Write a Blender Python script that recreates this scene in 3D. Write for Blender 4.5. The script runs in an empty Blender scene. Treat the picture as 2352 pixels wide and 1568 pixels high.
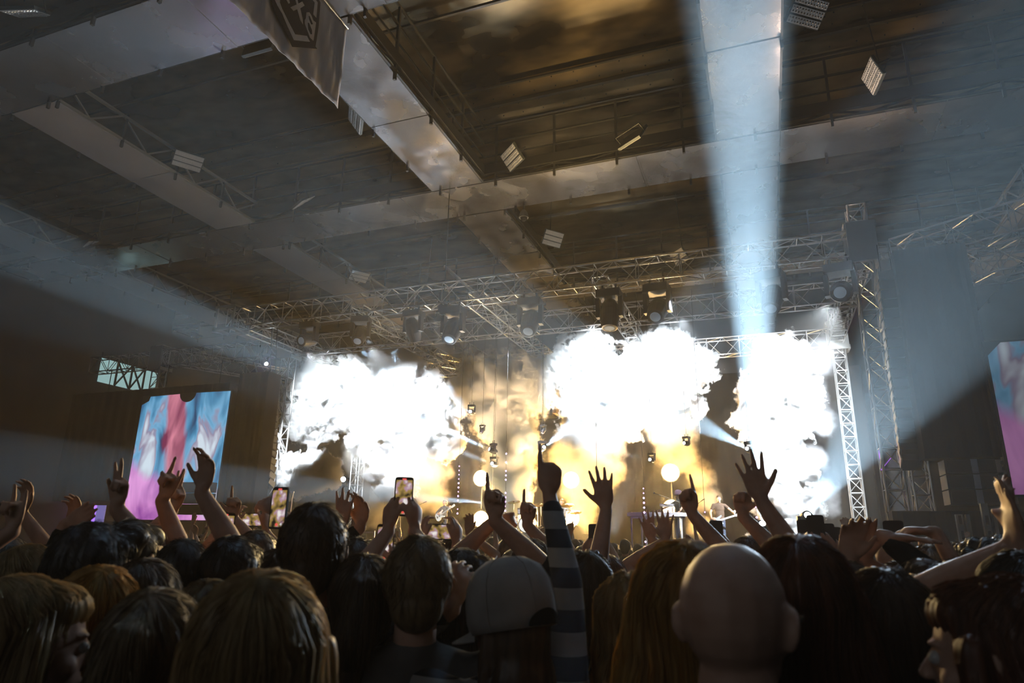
import bpy, math, random
import numpy as np
from mathutils import Vector, Matrix, Euler
rnd = random.Random(7)
HAZE = 0.0036; STEP = 0.14   # haze densities per metre, smoke step rate
C = bpy.context.scene.collection
sc = bpy.context.scene

# ---------------------------------------------------------------- camera
FPX = 1533.0                      # focal length in pixels of the 2352 wide frame
CAM = np.array([0.0, 0.0, 1.80])
def _n(v):
    v = np.array(v, float); return v / np.linalg.norm(v)
_Z = _n((89, 5234, -FPX)); _Y = np.array((594, -456, -FPX), float); _Y = _n(_Y - _Y.dot(_Z) * _Z); _X = np.cross(_Y, _Z)
RM = np.array([_X, _Y, _Z])       # camera -> world rotation
cd = bpy.data.cameras.new('camera'); cam = bpy.data.objects.new('camera', cd); C.objects.link(cam)
cd.sensor_width = 36.0; cd.lens = FPX / 2352 * 36.0; cd.clip_start = 0.05; cd.clip_end = 200
cam.matrix_world = Matrix([list(RM[0]) + [CAM[0]], list(RM[1]) + [CAM[1]], list(RM[2]) + [CAM[2]], [0, 0, 0, 1]])
cd.dof.use_dof = True; cd.dof.focus_distance = 17.0; cd.dof.aperture_fstop = 4.5
sc.camera = cam
def at(px, py, ax, val):
    """world point seen at photo pixel (px, py) on the plane axis ax = val"""
    d = RM @ np.array([px - 1176, 784 - py, -FPX]); t = (val - CAM[ax]) / d[ax]
    return Vector((CAM + t * d).tolist())
def at_d(px, py, dist):
    """world point at horizontal distance dist along the ray of a pixel"""
    d = RM @ np.array([px - 1176, 784 - py, -FPX]); t = dist / math.hypot(d[0], d[1])
    return Vector((CAM + t * d).tolist())

# ---------------------------------------------------------------- world, exposure, sampling
w = bpy.data.worlds.new('world'); sc.world = w; w.use_nodes = True
w.node_tree.nodes['Background'].inputs[0].default_value = (0.55, 0.62, 0.8, 1)
w.node_tree.nodes['Background'].inputs[1].default_value = 0.02
vs = sc.view_settings
vs.view_transform = 'Standard'; vs.look = 'None'; vs.exposure = 0.0; vs.gamma = 1.0; vs.use_curve_mapping = False
sc.display_settings.display_device = 'sRGB'
cy = sc.cycles
cy.max_bounces = 4; cy.diffuse_bounces = 1; cy.glossy_bounces = 2; cy.transmission_bounces = 2; cy.transparent_max_bounces = 6
cy.volume_bounces = 0; cy.volume_step_rate = 1.0; cy.volume_max_steps = 256
cy.use_adaptive_sampling = True; cy.adaptive_threshold = 0.15; cy.adaptive_min_samples = 16
cy.sample_clamp_indirect = 4.0; cy.sample_clamp_direct = 0.0
cy.caustics_reflective = False; cy.caustics_refractive = False
cy.use_light_tree = True

# ---------------------------------------------------------------- stage lights (fixture bodies are built further down) and added unseen helper lights
def spot(name, loc, tgt, watts, col, ang, blend=0.3, r=0.05):
    l = bpy.data.lights.new(name, 'SPOT'); l.energy = watts; l.color = col; l.spot_size = math.radians(ang); l.spot_blend = blend
    l.shadow_soft_size = r
    o = bpy.data.objects.new(name, l); C.objects.link(o); o.location = loc
    o.rotation_euler = (Vector(tgt) - Vector(loc)).to_track_quat('-Z', 'Y').to_euler()
    return o
def area(name, loc, tgt, watts, col, sx, sy):
    l = bpy.data.lights.new(name, 'AREA'); l.energy = watts; l.color = col; l.shape = 'RECTANGLE'; l.size = sx; l.size_y = sy
    o = bpy.data.objects.new(name, l); C.objects.link(o); o.location = loc
    o.rotation_euler = (Vector(tgt) - Vector(loc)).to_track_quat('-Z', 'Y').to_euler()
    return o
COOL = (0.5, 0.77, 1.0); WHITE = (0.92, 0.97, 1.0); WARM = (1.0, 0.62, 0.22); PINK = (1.0, 0.12, 0.55); PURP = (0.45, 0.1, 1.0)
YB = 21.7                          # lamps on drop pipes under the second truss
BEAMS = [  # lamp, where it points, size, label, light watts, cone degrees
    (at(1133, 1035, 1, YB), at(150, 610, 1, 12), .6, 'cool beam lamp whose beam sweeps up over the left crowd', 480000, 8),
    (at(1130, 1155, 1, YB), at(30, 1072, 1, 11), .6, 'cool beam lamp sending a level beam behind the left guitarist', 220000, 8),
    (at(1083, 946, 1, YB), at(880, 880, 1, 14), .6, 'topmost cool beam lamp right of the left smoke', 40000, 6),
    (at(1135, 1066, 1, YB), at(800, 940, 1, 14), .6, 'cool beam lamp just under its twin right of the left smoke', 60000, 6),
    (at(1245, 1030, 1, YB), at(1480, 850, 1, 17), .6, 'cool beam lamp aiming up right into the smoke arch', 110000, 13),
    (at(1722, 1033, 1, YB), at(1480, 905, 1, 17), .6, 'cool beam lamp aiming up left into the smoke arch', 110000, 13),
    (at(1577, 1018, 1, YB), at(1300, 985, 1, 17), .5, 'small cool beam lamp right of the smoke arch gap', 26000, 5),
    (at(1497, 1056, 1, YB), at(1300, 1015, 1, 17), .5, 'small cool beam lamp below its twin in the arch gap', 26000, 5),
    (at(1752, 1215, 1, 19.6), at(1695, 60, 2, 9.5), .9, 'blazing beam lamp at the foot of the tall light column', 2000000, 8.5),
    (at(1850, 1190, 1, 17.4), at(2330, 470, 1, 8), .8, 'beam lamp on the stage right floor aiming up over the right screen', 72000, 15),
    (at(915, 1225, 1, 22), at(893, 1000, 1, 22.6), .7, 'white floor lamp lighting the left smoke from below', 16000, 13),
]
for (p, t, s, lb, w_, a_) in BEAMS:
    d = (Vector(t) - Vector(p)).normalized(); spot('beam_light', Vector(p) + d * .33 * s, t, w_, COOL, a_, .35 if w_ < 1e6 else .9, .04)
# warm blinders: one wide spot each, towards the hall
for (px, py, w_) in ((1105, 1098, 2600), (1105, 1192, 2600), (1540, 1085, 3200), (1543, 1168, 2200), (1312, 1102, 4200), (1312, 1190, 3000)):
    p = at(px, py, 1, 26.85); spot('blinder_lamp', p, (p.x + .6, 0, 7.5), w_ * .24, (1, .56, .16), 150, .5, .2)
    g = bpy.data.lights.new('blinder_glow', 'POINT'); g.energy = w_ * .22; g.color = (1, .56, .16); g.shadow_soft_size = .3; go = bpy.data.objects.new('blinder_glow', g); C.objects.link(go); go.location = at(px, py, 1, 26.4)  # point light added ahead of each blinder for its halo
# unseen spots added to warm the roof foil, in place of blinder reflections
spot('added_roof_wash', (-4.6, 16.9, 9.7), (-4.3, 15.6, 16.6), 1500, (1, .62, .22), 104, .9, .5)
spot('added_roof_wash', (2.2, 18.3, 9.9), (5, 13.5, 16.6), 900, (1, .7, .5), 90, .9, .3)
spot('added_smoke_glow', (-8.6, 20.6, 1.9), (-9.2, 24.6, 6.8), 17000, (1, .72, .42), 36, .7, .2)  # unseen warm spots added to make the smoke glow
spot('added_smoke_glow', (-2.2, 22.5, 1.9), (-2.4, 24.8, 5), 1200, (1, .68, .35), 50, .7, .2)
# top lights: teal and magenta
spot('top_light', at(1058, 800, 1, 18.2), at(1110, 960, 1, 21), 700, COOL, 9, .4)
spot('top_light', at(1330, 640, 1, 21.5), at(1240, 900, 1, 21.5), 3500, COOL, 10, .5)
spot('top_light', at(607, 832, 1, 20.4), at(690, 900, 1, 20.4), 1500, COOL, 12, .4)
spot('top_light', at(1925, 700, 1, 18), at(1700, 820, 1, 14), 1200, COOL, 18, .5)
for (a, b) in (((1108, 988), (1060, 1130)), ((1248, 988), (1240, 1130))):
    spot('pink_light', at(*a, 1, YB), at(*b, 1, 21), 300, PINK, 14, .4)
spot('violet_light', at(2112, 1055, 1, 18.6), at(2000, 1060, 1, 18.6), 500, PURP, 40, .5)
spot('violet_light', (-16.5, 19, 8.4), (-17.2, 17.5, 1.5), 900, PURP, 45, .5)
spot('violet_light', (3.0, 18.6, 8.3), (-.6, 22.5, 2), 2500, (.75, .2, 1), 14, .5)
# front light on the players, and unseen spots added to whiten the smoke
for (px, tx, tz, w_, a_) in ((-15.0, -17.3, 7.0, 24000, 52), (-12.4, -13.8, 6.2, 26000, 52), (-14.4, -20.3, 2.6, 30000, 26), (-4.6, -5.6, 7.4, 24000, 50), (-1.8, -3.2, 7.4, 24000, 46), (2.0, .9, 6.8, 24000, 54), (2.2, 1.0, 3.0, 30000, 46)):
    spot('added_smoke_light', (px, 19.1, 8.0), (tx, 25, tz), w_, (.85,.94,1), a_, .5, .1)
for (x_, y_, tx, tz) in ((-13.6, 20.6, -14.8, 6.6), (-4.4, 20.6, -5.0, 7.2), (.3, 20.4, .8, 6.0)):
    spot('added_smoke_floor', (x_, y_, 1.8), (tx, 25, tz), 12000, (.85, .94, 1), 44, .6, .1)  # unseen floor spots added to light the smoke from below
spot('roof_fill', (-9, 22.5, 2.2), (-9.2, 12.5, 13), 11000, (.6, .8, 1), 46, .8, .3)  # unseen cool spot added to lift the ceiling girders
spot('key_light', (-2.0, 17.8, 8.3), (-2.6, 20.8, 2.5), 7000, WHITE, 22, .5)
spot('key_light', (-9.3, 17.8, 8.3), (-11, 24.6, 2.6), 6000, WHITE, 20, .5)
spot('key_light', (-7.2, 17.8, 8.3), (-7.9, 24.2, 2.6), 7000, WHITE, 24, .5)
# unseen spots added before the front truss to rim heads and hair
for (x_, y_, w_) in ((-14, 4, 500), (-8, 2.5, 600), (-2, 1.5, 600)):
    spot('added_crowd_rim', (x_ * .8, 17.6, 8.3), (x_ * .35, y_, 1.6), w_, (1, .70, .30), 50, .7, .25)
spot('added_crowd_rim', (2.4, 17.6, 8.3), (1.2, 1.5, 1.6), 800, (.62, .8, 1), 42, .7, .25)
spot('added_truss_wash', (-7.5, 23.2, 2.3), (-7.3, 19, 9.3), 2500, (1, .78, .5), 95, .8, .2)  # unseen warm spot added for highlights on the trusses
for (x_, w_) in ((-12, 2000), (-7.0, 2600), (-2.5, 2600)):
    spot('added_edge_rim', (x_, 19.3, 5.0), (x_ * .22, 1.2, 1.5), w_, (1, .70, .30), 26, .8, .2)  # unseen low spots added to rim the hair edges
spot('added_edge_rim', (1.8, 19.3, 5.0), (.8, 1.2, 1.6), 3400, (.65, .82, 1), 24, .8, .2)
# weak unseen area light added behind the audience to lift the dark crowd
area('crowd_fill', (-3, -6, 5), (0, 3, 1.4), 24, (.85, .93, 1), 6, 3)


# ---------------------------------------------------------------- materials
def mat(name, col, rough=0.6, metal=0.0, spec=0.5, emit=None, es=1.0):
    m = bpy.data.materials.new(name); m.use_nodes = True
    b = m.node_tree.nodes['Principled BSDF']
    b.inputs['Base Color'].default_value = (*col, 1); b.inputs['Roughness'].default_value = rough
    b.inputs['Metallic'].default_value = metal; b.inputs['Specular IOR Level'].default_value = spec
    if emit:
        b.inputs['Emission Color'].default_value = (*emit, 1); b.inputs['Emission Strength'].default_value = es
        m.cycles.emission_sampling = 'NONE' if es < 20 else 'FRONT'
    return m
def N(m, t, **kw):
    n = m.node_tree.nodes.new(t)
    for k, v in kw.items():
        if k.startswith('i_'): n.inputs[k[2:].replace('_', ' ')].default_value = v
        else: setattr(n, k, v)
    return n
def L(m, a, b): m.node_tree.links.new(a, b)
def noisy(m, c1, c2, scale=(1, 1, 1), ns=2.0, detail=4, r1=None, r2=None, bump=0.0, lo=0.3, hi=0.7):
    """object-space noise mixing two colours (and two roughnesses)"""
    b = m.node_tree.nodes['Principled BSDF']
    tc = N(m, 'ShaderNodeTexCoord'); mp = N(m, 'ShaderNodeMapping'); mp.inputs['Scale'].default_value = scale
    L(m, tc.outputs['Object'], mp.inputs[0])
    no = N(m, 'ShaderNodeTexNoise'); no.inputs['Scale'].default_value = ns; no.inputs['Detail'].default_value = detail
    L(m, mp.outputs[0], no.inputs['Vector'])
    cr = N(m, 'ShaderNodeValToRGB'); cr.color_ramp.elements[0].position = lo; cr.color_ramp.elements[1].position = hi
    cr.color_ramp.elements[0].color = (*c1, 1); cr.color_ramp.elements[1].color = (*c2, 1)
    L(m, no.outputs['Fac'], cr.inputs[0]); L(m, cr.outputs[0], b.inputs['Base Color'])
    if r1 is not None:
        mr = N(m, 'ShaderNodeMapRange'); mr.inputs['From Min'].default_value = lo; mr.inputs['From Max'].default_value = hi
        mr.inputs['To Min'].default_value = r1; mr.inputs['To Max'].default_value = r2
        L(m, no.outputs['Fac'], mr.inputs[0]); L(m, mr.outputs[0], b.inputs['Roughness'])
    if bump:
        bp = N(m, 'ShaderNodeBump'); bp.inputs['Strength'].default_value = bump; bp.inputs['Distance'].default_value = 0.05
        L(m, no.outputs['Fac'], bp.inputs['Height']); L(m, bp.outputs[0], b.inputs['Normal'])
    return m

# ---------------------------------------------------------------- mesh helpers
class MB:
    def __init__(s): s.v = []; s.f = []
    def add(s, vs, fs):
        k = len(s.v); s.v += [tuple(p) for p in vs]; s.f += [tuple(i + k for i in f) for f in fs]; return s
    def box(s, x0, x1, y0, y1, z0, z1, M=None):
        vs = [(x, y, z) for x in (x0, x1) for y in (y0, y1) for z in (z0, z1)]
        if M is not None: vs = [M @ Vector(p) for p in vs]
        return s.add(vs, [(0, 1, 3, 2), (4, 6, 7, 5), (0, 4, 5, 1), (2, 3, 7, 6), (0, 2, 6, 4), (1, 5, 7, 3)])
    def bar(s, a, b, w, h=None, up=(0, 0, 1)):
        """rectangular bar from a to b"""
        a = Vector(a); b = Vector(b); d = (b - a).normalized(); u = Vector(up)
        if abs(d.dot(u)) > 0.98: u = Vector((1, 0, 0))
        x = d.cross(u).normalized(); y = x.cross(d); h = w if h is None else h
        q = [(-.5, -.5), (.5, -.5), (.5, .5), (-.5, .5)]
        vs = [p + x * (w * i) + y * (h * j) for p in (a, b) for i, j in q]
        return s.add(vs, [(0, 3, 2, 1), (4, 5, 6, 7)] + [(i, (i + 1) % 4, 4 + (i + 1) % 4, 4 + i) for i in range(4)])
    def tube(s, pts, r, n=8, cap=True):
        pts = [Vector(p) for p in pts]; R = r if isinstance(r, (list, tuple)) else [r] * len(pts)
        k0 = len(s.v); px = None
        for i, p in enumerate(pts):
            d = (pts[min(i + 1, len(pts) - 1)] - pts[max(i - 1, 0)])
            d = d.normalized() if d.length > 1e-9 else Vector((0, 0, 1))
            if px is None: px = d.cross(Vector((0, 0, 1)) if abs(d.z) < .95 else Vector((1, 0, 0))).normalized()
            else: px = (px - d * px.dot(d)).normalized()
            y = d.cross(px)
            for j in range(n):
                a = 2 * math.pi * j / n; q = p + (px * math.cos(a) + y * math.sin(a)) * R[i]; s.v.append(tuple(q))
        for i in range(len(pts) - 1):
            for j in range(n):
                a = k0 + i * n + j; b = k0 + i * n + (j + 1) % n; s.f.append((a, b, b + n, a + n))
        if cap:
            s.f.append(tuple(k0 + j for j in reversed(range(n)))); e = k0 + (len(pts) - 1) * n; s.f.append(tuple(e + j for j in range(n)))
        return s
    def lathe(s, prof, n=24, M=None, cap=True):
        """prof: (r, z) pairs"""
        vs = []; fs = []
        for r, z in prof:
            for j in range(n):
                a = 2 * math.pi * j / n; vs.append(Vector((r * math.cos(a), r * math.sin(a), z)))
        for i in range(len(prof) - 1):
            for j in range(n):
                a = i * n + j; b = i * n + (j + 1) % n; fs.append((a, b, b + n, a + n))
        if cap: fs.append(tuple(reversed(range(n)))); fs.append(tuple((len(prof) - 1) * n + j for j in range(n)))
        if M is not None: vs = [M @ v for v in vs]
        return s.add(vs, fs)
    def ell(s, c, r, n=12, m=8, M=None):
        c = Vector(c); r = (r, r, r) if isinstance(r, (int, float)) else r; vs = []; fs = []
        for i in range(1, m):
            t = math.pi * i / m
            for j in range(n):
                a = 2 * math.pi * j / n; v = Vector((r[0] * math.sin(t) * math.cos(a), r[1] * math.sin(t) * math.sin(a), r[2] * math.cos(t)))
                vs.append((M @ v if M is not None else v) + c)
        k = len(vs)
        for z in (r[2], -r[2]):
            v = Vector((0, 0, z)); vs.append((M @ v if M is not None else v) + c)
        for i in range(m - 2):
            for j in range(n):
                a = i * n + j; b = i * n + (j + 1) % n; fs.append((a, a + n, b + n, b))
        for j in range(n):
            fs.append((k, j, (j + 1) % n)); fs.append((k + 1, (m - 2) * n + (j + 1) % n, (m - 2) * n + j))
        return s.add(vs, fs)
    def cap(s, a, b, ra, rb, n=12):
        """tapered capsule"""
        a = Vector(a); b = Vector(b); d = (b - a); Ld = max(d.length, 1e-6); d = d / Ld
        pts = []; R = []
        for k in range(4):
            t = math.pi / 2 * (1 - k / 4); pts.append(a - d * ra * math.sin(t)); R.append(max(ra * math.cos(t), ra * .05))
        pts.append(a); R.append(ra); pts.append(b); R.append(rb)
        for k in range(1, 5):
            t = math.pi / 2 * (k / 4); pts.append(b + d * rb * math.sin(t)); R.append(max(rb * math.cos(t), rb * .05))
        return s.tube(pts, R, n)
    def mesh(s, name, smooth=False):
        me = bpy.data.meshes.new(name); me.from_pydata(s.v, [], s.f); me.update()
        if smooth: me.shade_smooth()
        return me
    def build(s, name, m=None, parent=None, smooth=False, loc=None):
        o = bpy.data.objects.new(name, s.mesh(name, smooth)); C.objects.link(o)
        if m: o.data.materials.append(m)
        if parent is not None: o.parent = parent
        if loc is not None: o.location = loc
        return o
def tag(o, label=None, cat=None, group=None, kind=None):
    if label: o['label'] = label
    if cat: o['category'] = cat
    if group: o['group'] = group
    if kind: o['kind'] = kind
    return o
def thing(name, label, cat, loc=(0, 0, 0), rotz=0, group=None):
    o = bpy.data.objects.new(name, None); C.objects.link(o); o.location = loc; o.rotation_euler = (0, 0, rotz)
    o.empty_display_size = .1
    return tag(o, label, cat, group)
def copy_tree(o, parent=None):
    c = o.copy(); C.objects.link(c); c.parent = parent
    for ch in list(o.children): copy_tree(ch, c)
    return c
def struct(name, mb, m): return tag(mb.build(name, m), kind='structure')

# ================================================================ the hall
m_floor = noisy(mat('floor_concrete', (.08, .08, .08), .5), (.05, .05, .05), (.1, .1, .1), ns=1.5)
m_wall = noisy(mat('wall_dark', (.05, .05, .055), .8), (.035, .035, .04), (.06, .06, .065), ns=.6)
m_black = mat('black_cloth', (.012, .012, .013), .95, spec=.02)
m_steel = mat('painted_steel_dark', (.06, .065, .07), .5, .6)
m_steel_l = mat('painted_steel_light', (.3, .3, .29), .5, .3)
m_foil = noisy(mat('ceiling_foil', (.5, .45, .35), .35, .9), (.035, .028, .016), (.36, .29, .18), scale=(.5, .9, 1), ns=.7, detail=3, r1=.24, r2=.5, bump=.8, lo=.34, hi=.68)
m_panel = noisy(mat('brushed_sheet_panel', (.55, .56, .58), .33, .8), (.36, .37, .40), (.50, .51, .55), scale=(1, 1, 1), ns=.8, detail=4, r1=.12, r2=.36, bump=.4, lo=.25, hi=.75)
m_panel2 = noisy(mat('painted_sheet_panel', (.42, .42, .45), .55, .2), (.38, .38, .41), (.46, .46, .49), scale=(1, 1, 1), ns=.7, r1=.5, r2=.65)
m_alu = mat('truss_aluminium', (.62, .62, .62), .28, .9)
m_alu_d = mat('truss_aluminium_worn', (.5, .5, .52), .38, .9)

struct('floor', MB().box(-32, 14, -14, 42, -.2, 0), m_floor)
struct('wall_back', MB().box(-32, 14, 41, 41.3, 0, 17), m_wall)
struct('wall_left', MB().box(-32.3, -32, -14, 41, 0, 17), m_wall)
struct('wall_right', MB().box(14, 14.3, -14, 41, 0, 17), m_wall)
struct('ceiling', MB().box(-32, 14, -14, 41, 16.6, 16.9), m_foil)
# roof purlins seen against the foil, and bolted sheet strips beside the middle girder
zc = 16.6
for k, (y0, y1) in enumerate(((17.66, 18.5), (18.62, 19.5))):
    for j, (xa, xb) in enumerate(((-31, -18), (-18, -8.9), (-8.8, .3), (.4, 13))):
        g = MB().box(xa, xb, y0, y1, zc - .22, zc - .16)
        o = g.build('sheet_strip', m_foil); 
        b = MB()
        x = xa + .3
        while x < xb - .1:
            for yy in (y0 + .18, y1 - .18): b.lathe([(.022, 0), (.022, .03)], 6, Matrix.Translation((x, yy, zc - .25)))
            x += .75
        bo = b.build('bolt', m_steel, o)
        nm = ('rear', 'front')[1 - k]
        tag(o, f"bolted sheet metal strip under the roof, {('front', 'rear')[k]} row, bay {('by the left wall', 'over the left of the hall', 'over the middle of the hall', 'over the right of the hall')[j]}", 'sheet strip', 'bolted strips under the roof')
for k, (y, wd) in enumerate(((17.62, .07), (18.56, .13), (19.56, .07), (14.2, .08), (11.6, .08), (22.6, .1), (24.8, .1), (27.2, .12), (31, .12), (34, .12))):
    tag(MB().bar((-32, y, zc - .3), (14, y, zc - .3), wd, wd).build('trim_%d' % (k + 1), m_steel), kind='structure')

# ---- ceiling girders: sheet clad underside, two truss sides, on some a catwalk railing
def girder(ax, lo, hi, a0, a1, label, rail=(), lattice='heavy', pan=m_panel, step=4.0, z=13.0):
    """ax 'x': runs in X between a0..a1, its width in Y from lo to hi; ax 'y' the other way round"""
    P = (lambda a, w, zz: (a, w, zz)) if ax == 'x' else (lambda a, w, zz: (w, a, zz))
    root = thing('ceiling_girder', label, 'ceiling girder', P((a0 + a1) / 2, (lo + hi) / 2, z))
    off = Vector(root.location)
    Q = lambda a, w, zz: Vector(P(a, w, zz)) - off
    def bx(mb, a, b, c, d, e, f):
        p = Q(a, c, e); q = Q(b, d, f); mb.box(min(p.x, q.x), max(p.x, q.x), min(p.y, q.y), max(p.y, q.y), e - off.z, f - off.z)
    n = max(1, round((a1 - a0) / step)); st = (a1 - a0) / n
    for i in range(n):
        mb = MB(); sag = rnd.uniform(-.012, .012)
        bx(mb, a0 + i * st + .012, a0 + (i + 1) * st - .012, lo + .02, hi - .02, z - .03 + sag, z + .01 + sag)
        bx(mb, a0 + i * st, a0 + i * st + .05, lo + .02, hi - .02, z - .045, z - .02)   # lapped seam
        mb.build('cladding_panel', pan, root)
    for w_, rr in ((lo, 0 in rail), (hi, 1 in rail)):
        s = MB()
        s.bar(Q(a0, w_, z + .03), Q(a1, w_, z + .03), .07, .07)
        if lattice == 'heavy':
            s.bar(Q(a0, w_, z + .42), Q(a1, w_, z + .42), .12, .34)
            zt = z + .26
        else:
            s.bar(Q(a0, w_, z + .78), Q(a1, w_, z + .78), .08, .08); zt = z + .78
        k = round((a1 - a0) / 1.0); d = (a1 - a0) / k
        for i in range(k):
            za, zb = (z + .04, zt) if i % 2 else (zt, z + .04)
            s.bar(Q(a0 + i * d, w_, za), Q(a0 + (i + 1) * d, w_, zb), .05, .05)
        s.build('side_truss', m_steel if lattice == 'heavy' else m_steel_l, root)
        a = a0 + .05; 
        while a < a1 + .01:
            p = MB(); top = z + 2.03 if rr else z + (.9 if lattice == 'light' else .5)
            p.bar(Q(a, w_, z - .22), Q(a, w_, top), .07, .07); p.build('post', m_steel, root); a += 2.0
        if rr:
            r_ = MB()
            for zz, ww in ((2.02, .06), (1.43, .055), (.92, .04)): r_.bar(Q(a0, w_, z + zz), Q(a1, w_, z + zz), ww, ww)
            r_.build('railing', m_steel, root)
    return root
girder('x', 18.0, 19.95, -31.5, 13.5, 'wide ceiling girder with catwalk railing crossing the hall above the stage front', rail=(0,), pan=m_panel)
girder('x', 8.35, 10.2, -31.5, 13.5, 'broad sheet clad ceiling girder crossing the hall nearest above the crowd', pan=m_panel)
girder('x', 27.7, 29.6, -31.5, 13.5, 'ceiling girder crossing the hall behind the lighting trusses', rail=(0,))
cols = ((-28.5, -26.7, 'girder nearest the left wall', (), 'light', m_panel2), (-19.0, -17.2, 'girder left of the banner', (), 'light', m_panel2),
        (-9.75, -7.9, 'girder the banner hangs from', (0, 1), 'heavy', m_panel), (-.5, 1.2, 'girder above the stage right tower', (0, 1), 'heavy', m_panel), (8.8, 10.6, 'girder nearest the right wall', (), 'light', m_panel2))
for lo, hi, nm, rail, lat, pn in cols:
    for a0, a1, seg in ((-6, 8.33, 'part over the crowd'), (10.22, 17.97, 'part between crowd and stage'), (19.97, 27.68, 'part above the stage'), (29.62, 40.9, 'part behind the stage')):
        if hi < -26 and a0 < 0: continue
        girder('y', lo, hi, a0, a1, f'lengthways ceiling {nm}, {seg}', rail=(1,) if (rail and a0 > 0 and a0 < 15) else (), lattice=lat, pan=pn)

# ---- floodlights on the girders
m_case = mat('floodlight_case', (.10, .12, .13), .5, .5)
m_lens = mat('led_lens_off', (.5, .51, .5), .35, 0, emit=(.62, .66, .7), es=.05)  # faint emission stands in for light the unlit lenses reflect
def floodlight(p, tilt, yaw, label, rod=False):
    r = thing('floodlight', label, 'floodlight', p, 0, 'switched-off floodlights under the roof')
    r.rotation_euler = Euler((tilt, 0, yaw)); r.scale = (.86, .86, .86)
    MB().box(-.52, .52, -.36, .36, 0, .09).build('case', m_case, r)
    for k in range(3):
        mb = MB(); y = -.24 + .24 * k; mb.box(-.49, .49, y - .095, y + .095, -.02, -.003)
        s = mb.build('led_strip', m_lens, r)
        b = MB()
        for i in range(11):
            for j in (-.045, .045): b.ell((-.44 + .088 * i, y + j, -.022), (.03, .03, .014), 6, 4)
        b.build('led_dot', m_alu, s)
    MB().bar((-.56, 0, .0), (-.56, 0, .35), .04, .02).bar((.56, 0, 0), (.56, 0, .35), .04, .02).bar((-.56, 0, .35), (.56, 0, .35), .04, .02).build('bracket', m_steel, r)
    if rod:
        d_ = r.rotation_euler.to_matrix().transposed() @ Vector((0, 0, (16.35 - r.location.z) / .86)); MB().tube([(0, 0, .3), d_], .018, 6).build('drop_rod', m_steel, r)
    return r
FL = [((60, 30), .5, .3, 'in the top left corner of the roof'), ((432, 370), -.5, 1.0, 'on the left lengthways girder'), ((697, 465), .7, -.5, 'under the cross girder left of the banner girder'),
      ((215, 560), .35, -.4, 'by the far left girder'), ((825, 635), -.5, .95, 'just above the left lighting truss'), ((815, 272), .9, 2.2, 'just below the banner corner'),
      ((1175, 362), .9, 2.4, 'hanging at the girder crossing'), ((1455, 318), 1.0, -.6, 'tilted outward on the middle of the cross girder'), ((1855, 28), -.7, .65, 'at the top right beside the wide light beam'),
      ((2135, 315), .45, .2, 'under the cross girder far right'), ((2003, 175), 1.2, 1.7, 'on the catwalk right of the wide light beam'), ((2200, 513), .8, .2, 'in the haze above the right screen'),
      ((1270, 548), -1.0, .9, 'above the middle of the lighting truss'), ((985, 676), .7, -.3, 'behind the lighting truss'), ((1560, 590), .9, 2.3, 'behind the truss left of the tall beam'), ((600, 105), 1.35, 0.0, 'seen edge on left of the banner')]
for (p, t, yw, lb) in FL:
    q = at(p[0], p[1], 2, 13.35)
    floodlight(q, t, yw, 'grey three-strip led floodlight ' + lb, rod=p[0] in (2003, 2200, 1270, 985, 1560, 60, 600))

# ---- banner with its emblem, hung from the girder
m_ban = noisy(mat('banner_cloth', (.42, .43, .47), .8), (.36, .37, .41), (.50, .51, .55), scale=(1, 1.2, .25), ns=3, bump=.3)
m_ink = mat('banner_print', (.012, .013, .02), .8)
XB = -8.14
def folds(y, z): return .016 * math.sin(9 * y + 3.2 * z) * math.exp(-(13 - z) * .0) * (0.3 + .35 * (13 - z)) + .009 * math.sin(23 * y - 5 * z)
mb = MB(); ny, nz = 90, 16; vs = []; fs = []
for i in range(ny + 1):
    for j in range(nz + 1):
        y = 3.2 + (10.5 - 3.2) * i / ny; z = 12.95 - 2.15 * j / nz
        vs.append((XB + folds(y, z), y, z + .004 * math.sin(y * 2)))
for i in range(ny):
    for j in range(nz):
        a = i * (nz + 1) + j; fs.append((a, a + 1, a + nz + 2, a + nz + 1))
ban = thing('hanging_banner', 'pale cloth banner with dark crest hanging from the girder', 'banner', (0, 0, 0))
cl = mb.add(vs, fs).build('banner_cloth', m_ban, ban, smooth=True)
sm = cl.modifiers.new('t', 'SOLIDIFY'); sm.thickness = .012
MB().tube([(XB, 3.2, 12.97), (XB, 10.55, 12.97)], .03, 8).build('top_pole', m_alu_d, ban)
def decal(name, px, m, off, parent):
    """flat printed patch on the banner, its outline from the photograph put on the cloth's own plane"""
    pts = [at(x, y, 0, XB) for x, y in px]
    import mathutils.geometry as G
    tri = G.tessellate_polygon([pts]); mb = MB()
    f = lambda p, o: (XB + o, p.y, p.z)
    n = len(pts)
    vs = [f(p, off) for p in pts] + [f(p, off + .006) for p in pts]
    fs = [tuple(t) for t in tri] + [tuple(i + n for i in t) for t in tri] + [(i, (i + 1) % n, n + (i + 1) % n, n + i) for i in range(n)]
    return mb.add(vs, fs).build(name, m, parent)
s_ = lambda L_: [(600 + x / 7.84, y / 7.84) for x, y in L_]
em = decal('crest_print', s_([(130, -60), (150, 60), (200, 220), (300, 400), (400, 600), (515, 855), (965, 890), (935, 850), (990, 480), (1025, 60), (960, -60)]), m_ink, .055, ban)
decal('crest_line', s_([(190, 0), (240, 110), (330, 260), (430, 500), (540, 735), (830, 765), (775, 660), (560, 632), (440, 400), (330, 180), (285, 60), (290, 0)]), m_ban, .062, em)
decal('crest_line', s_([(870, 0), (915, 60), (890, 270), (945, 335), (970, 60), (930, 0)]), m_ban, .062, em)
decal('crest_letter', s_([(400, 0), (445, 80), (468, 70), (450, 0)]), m_ban, .062, em)
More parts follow.
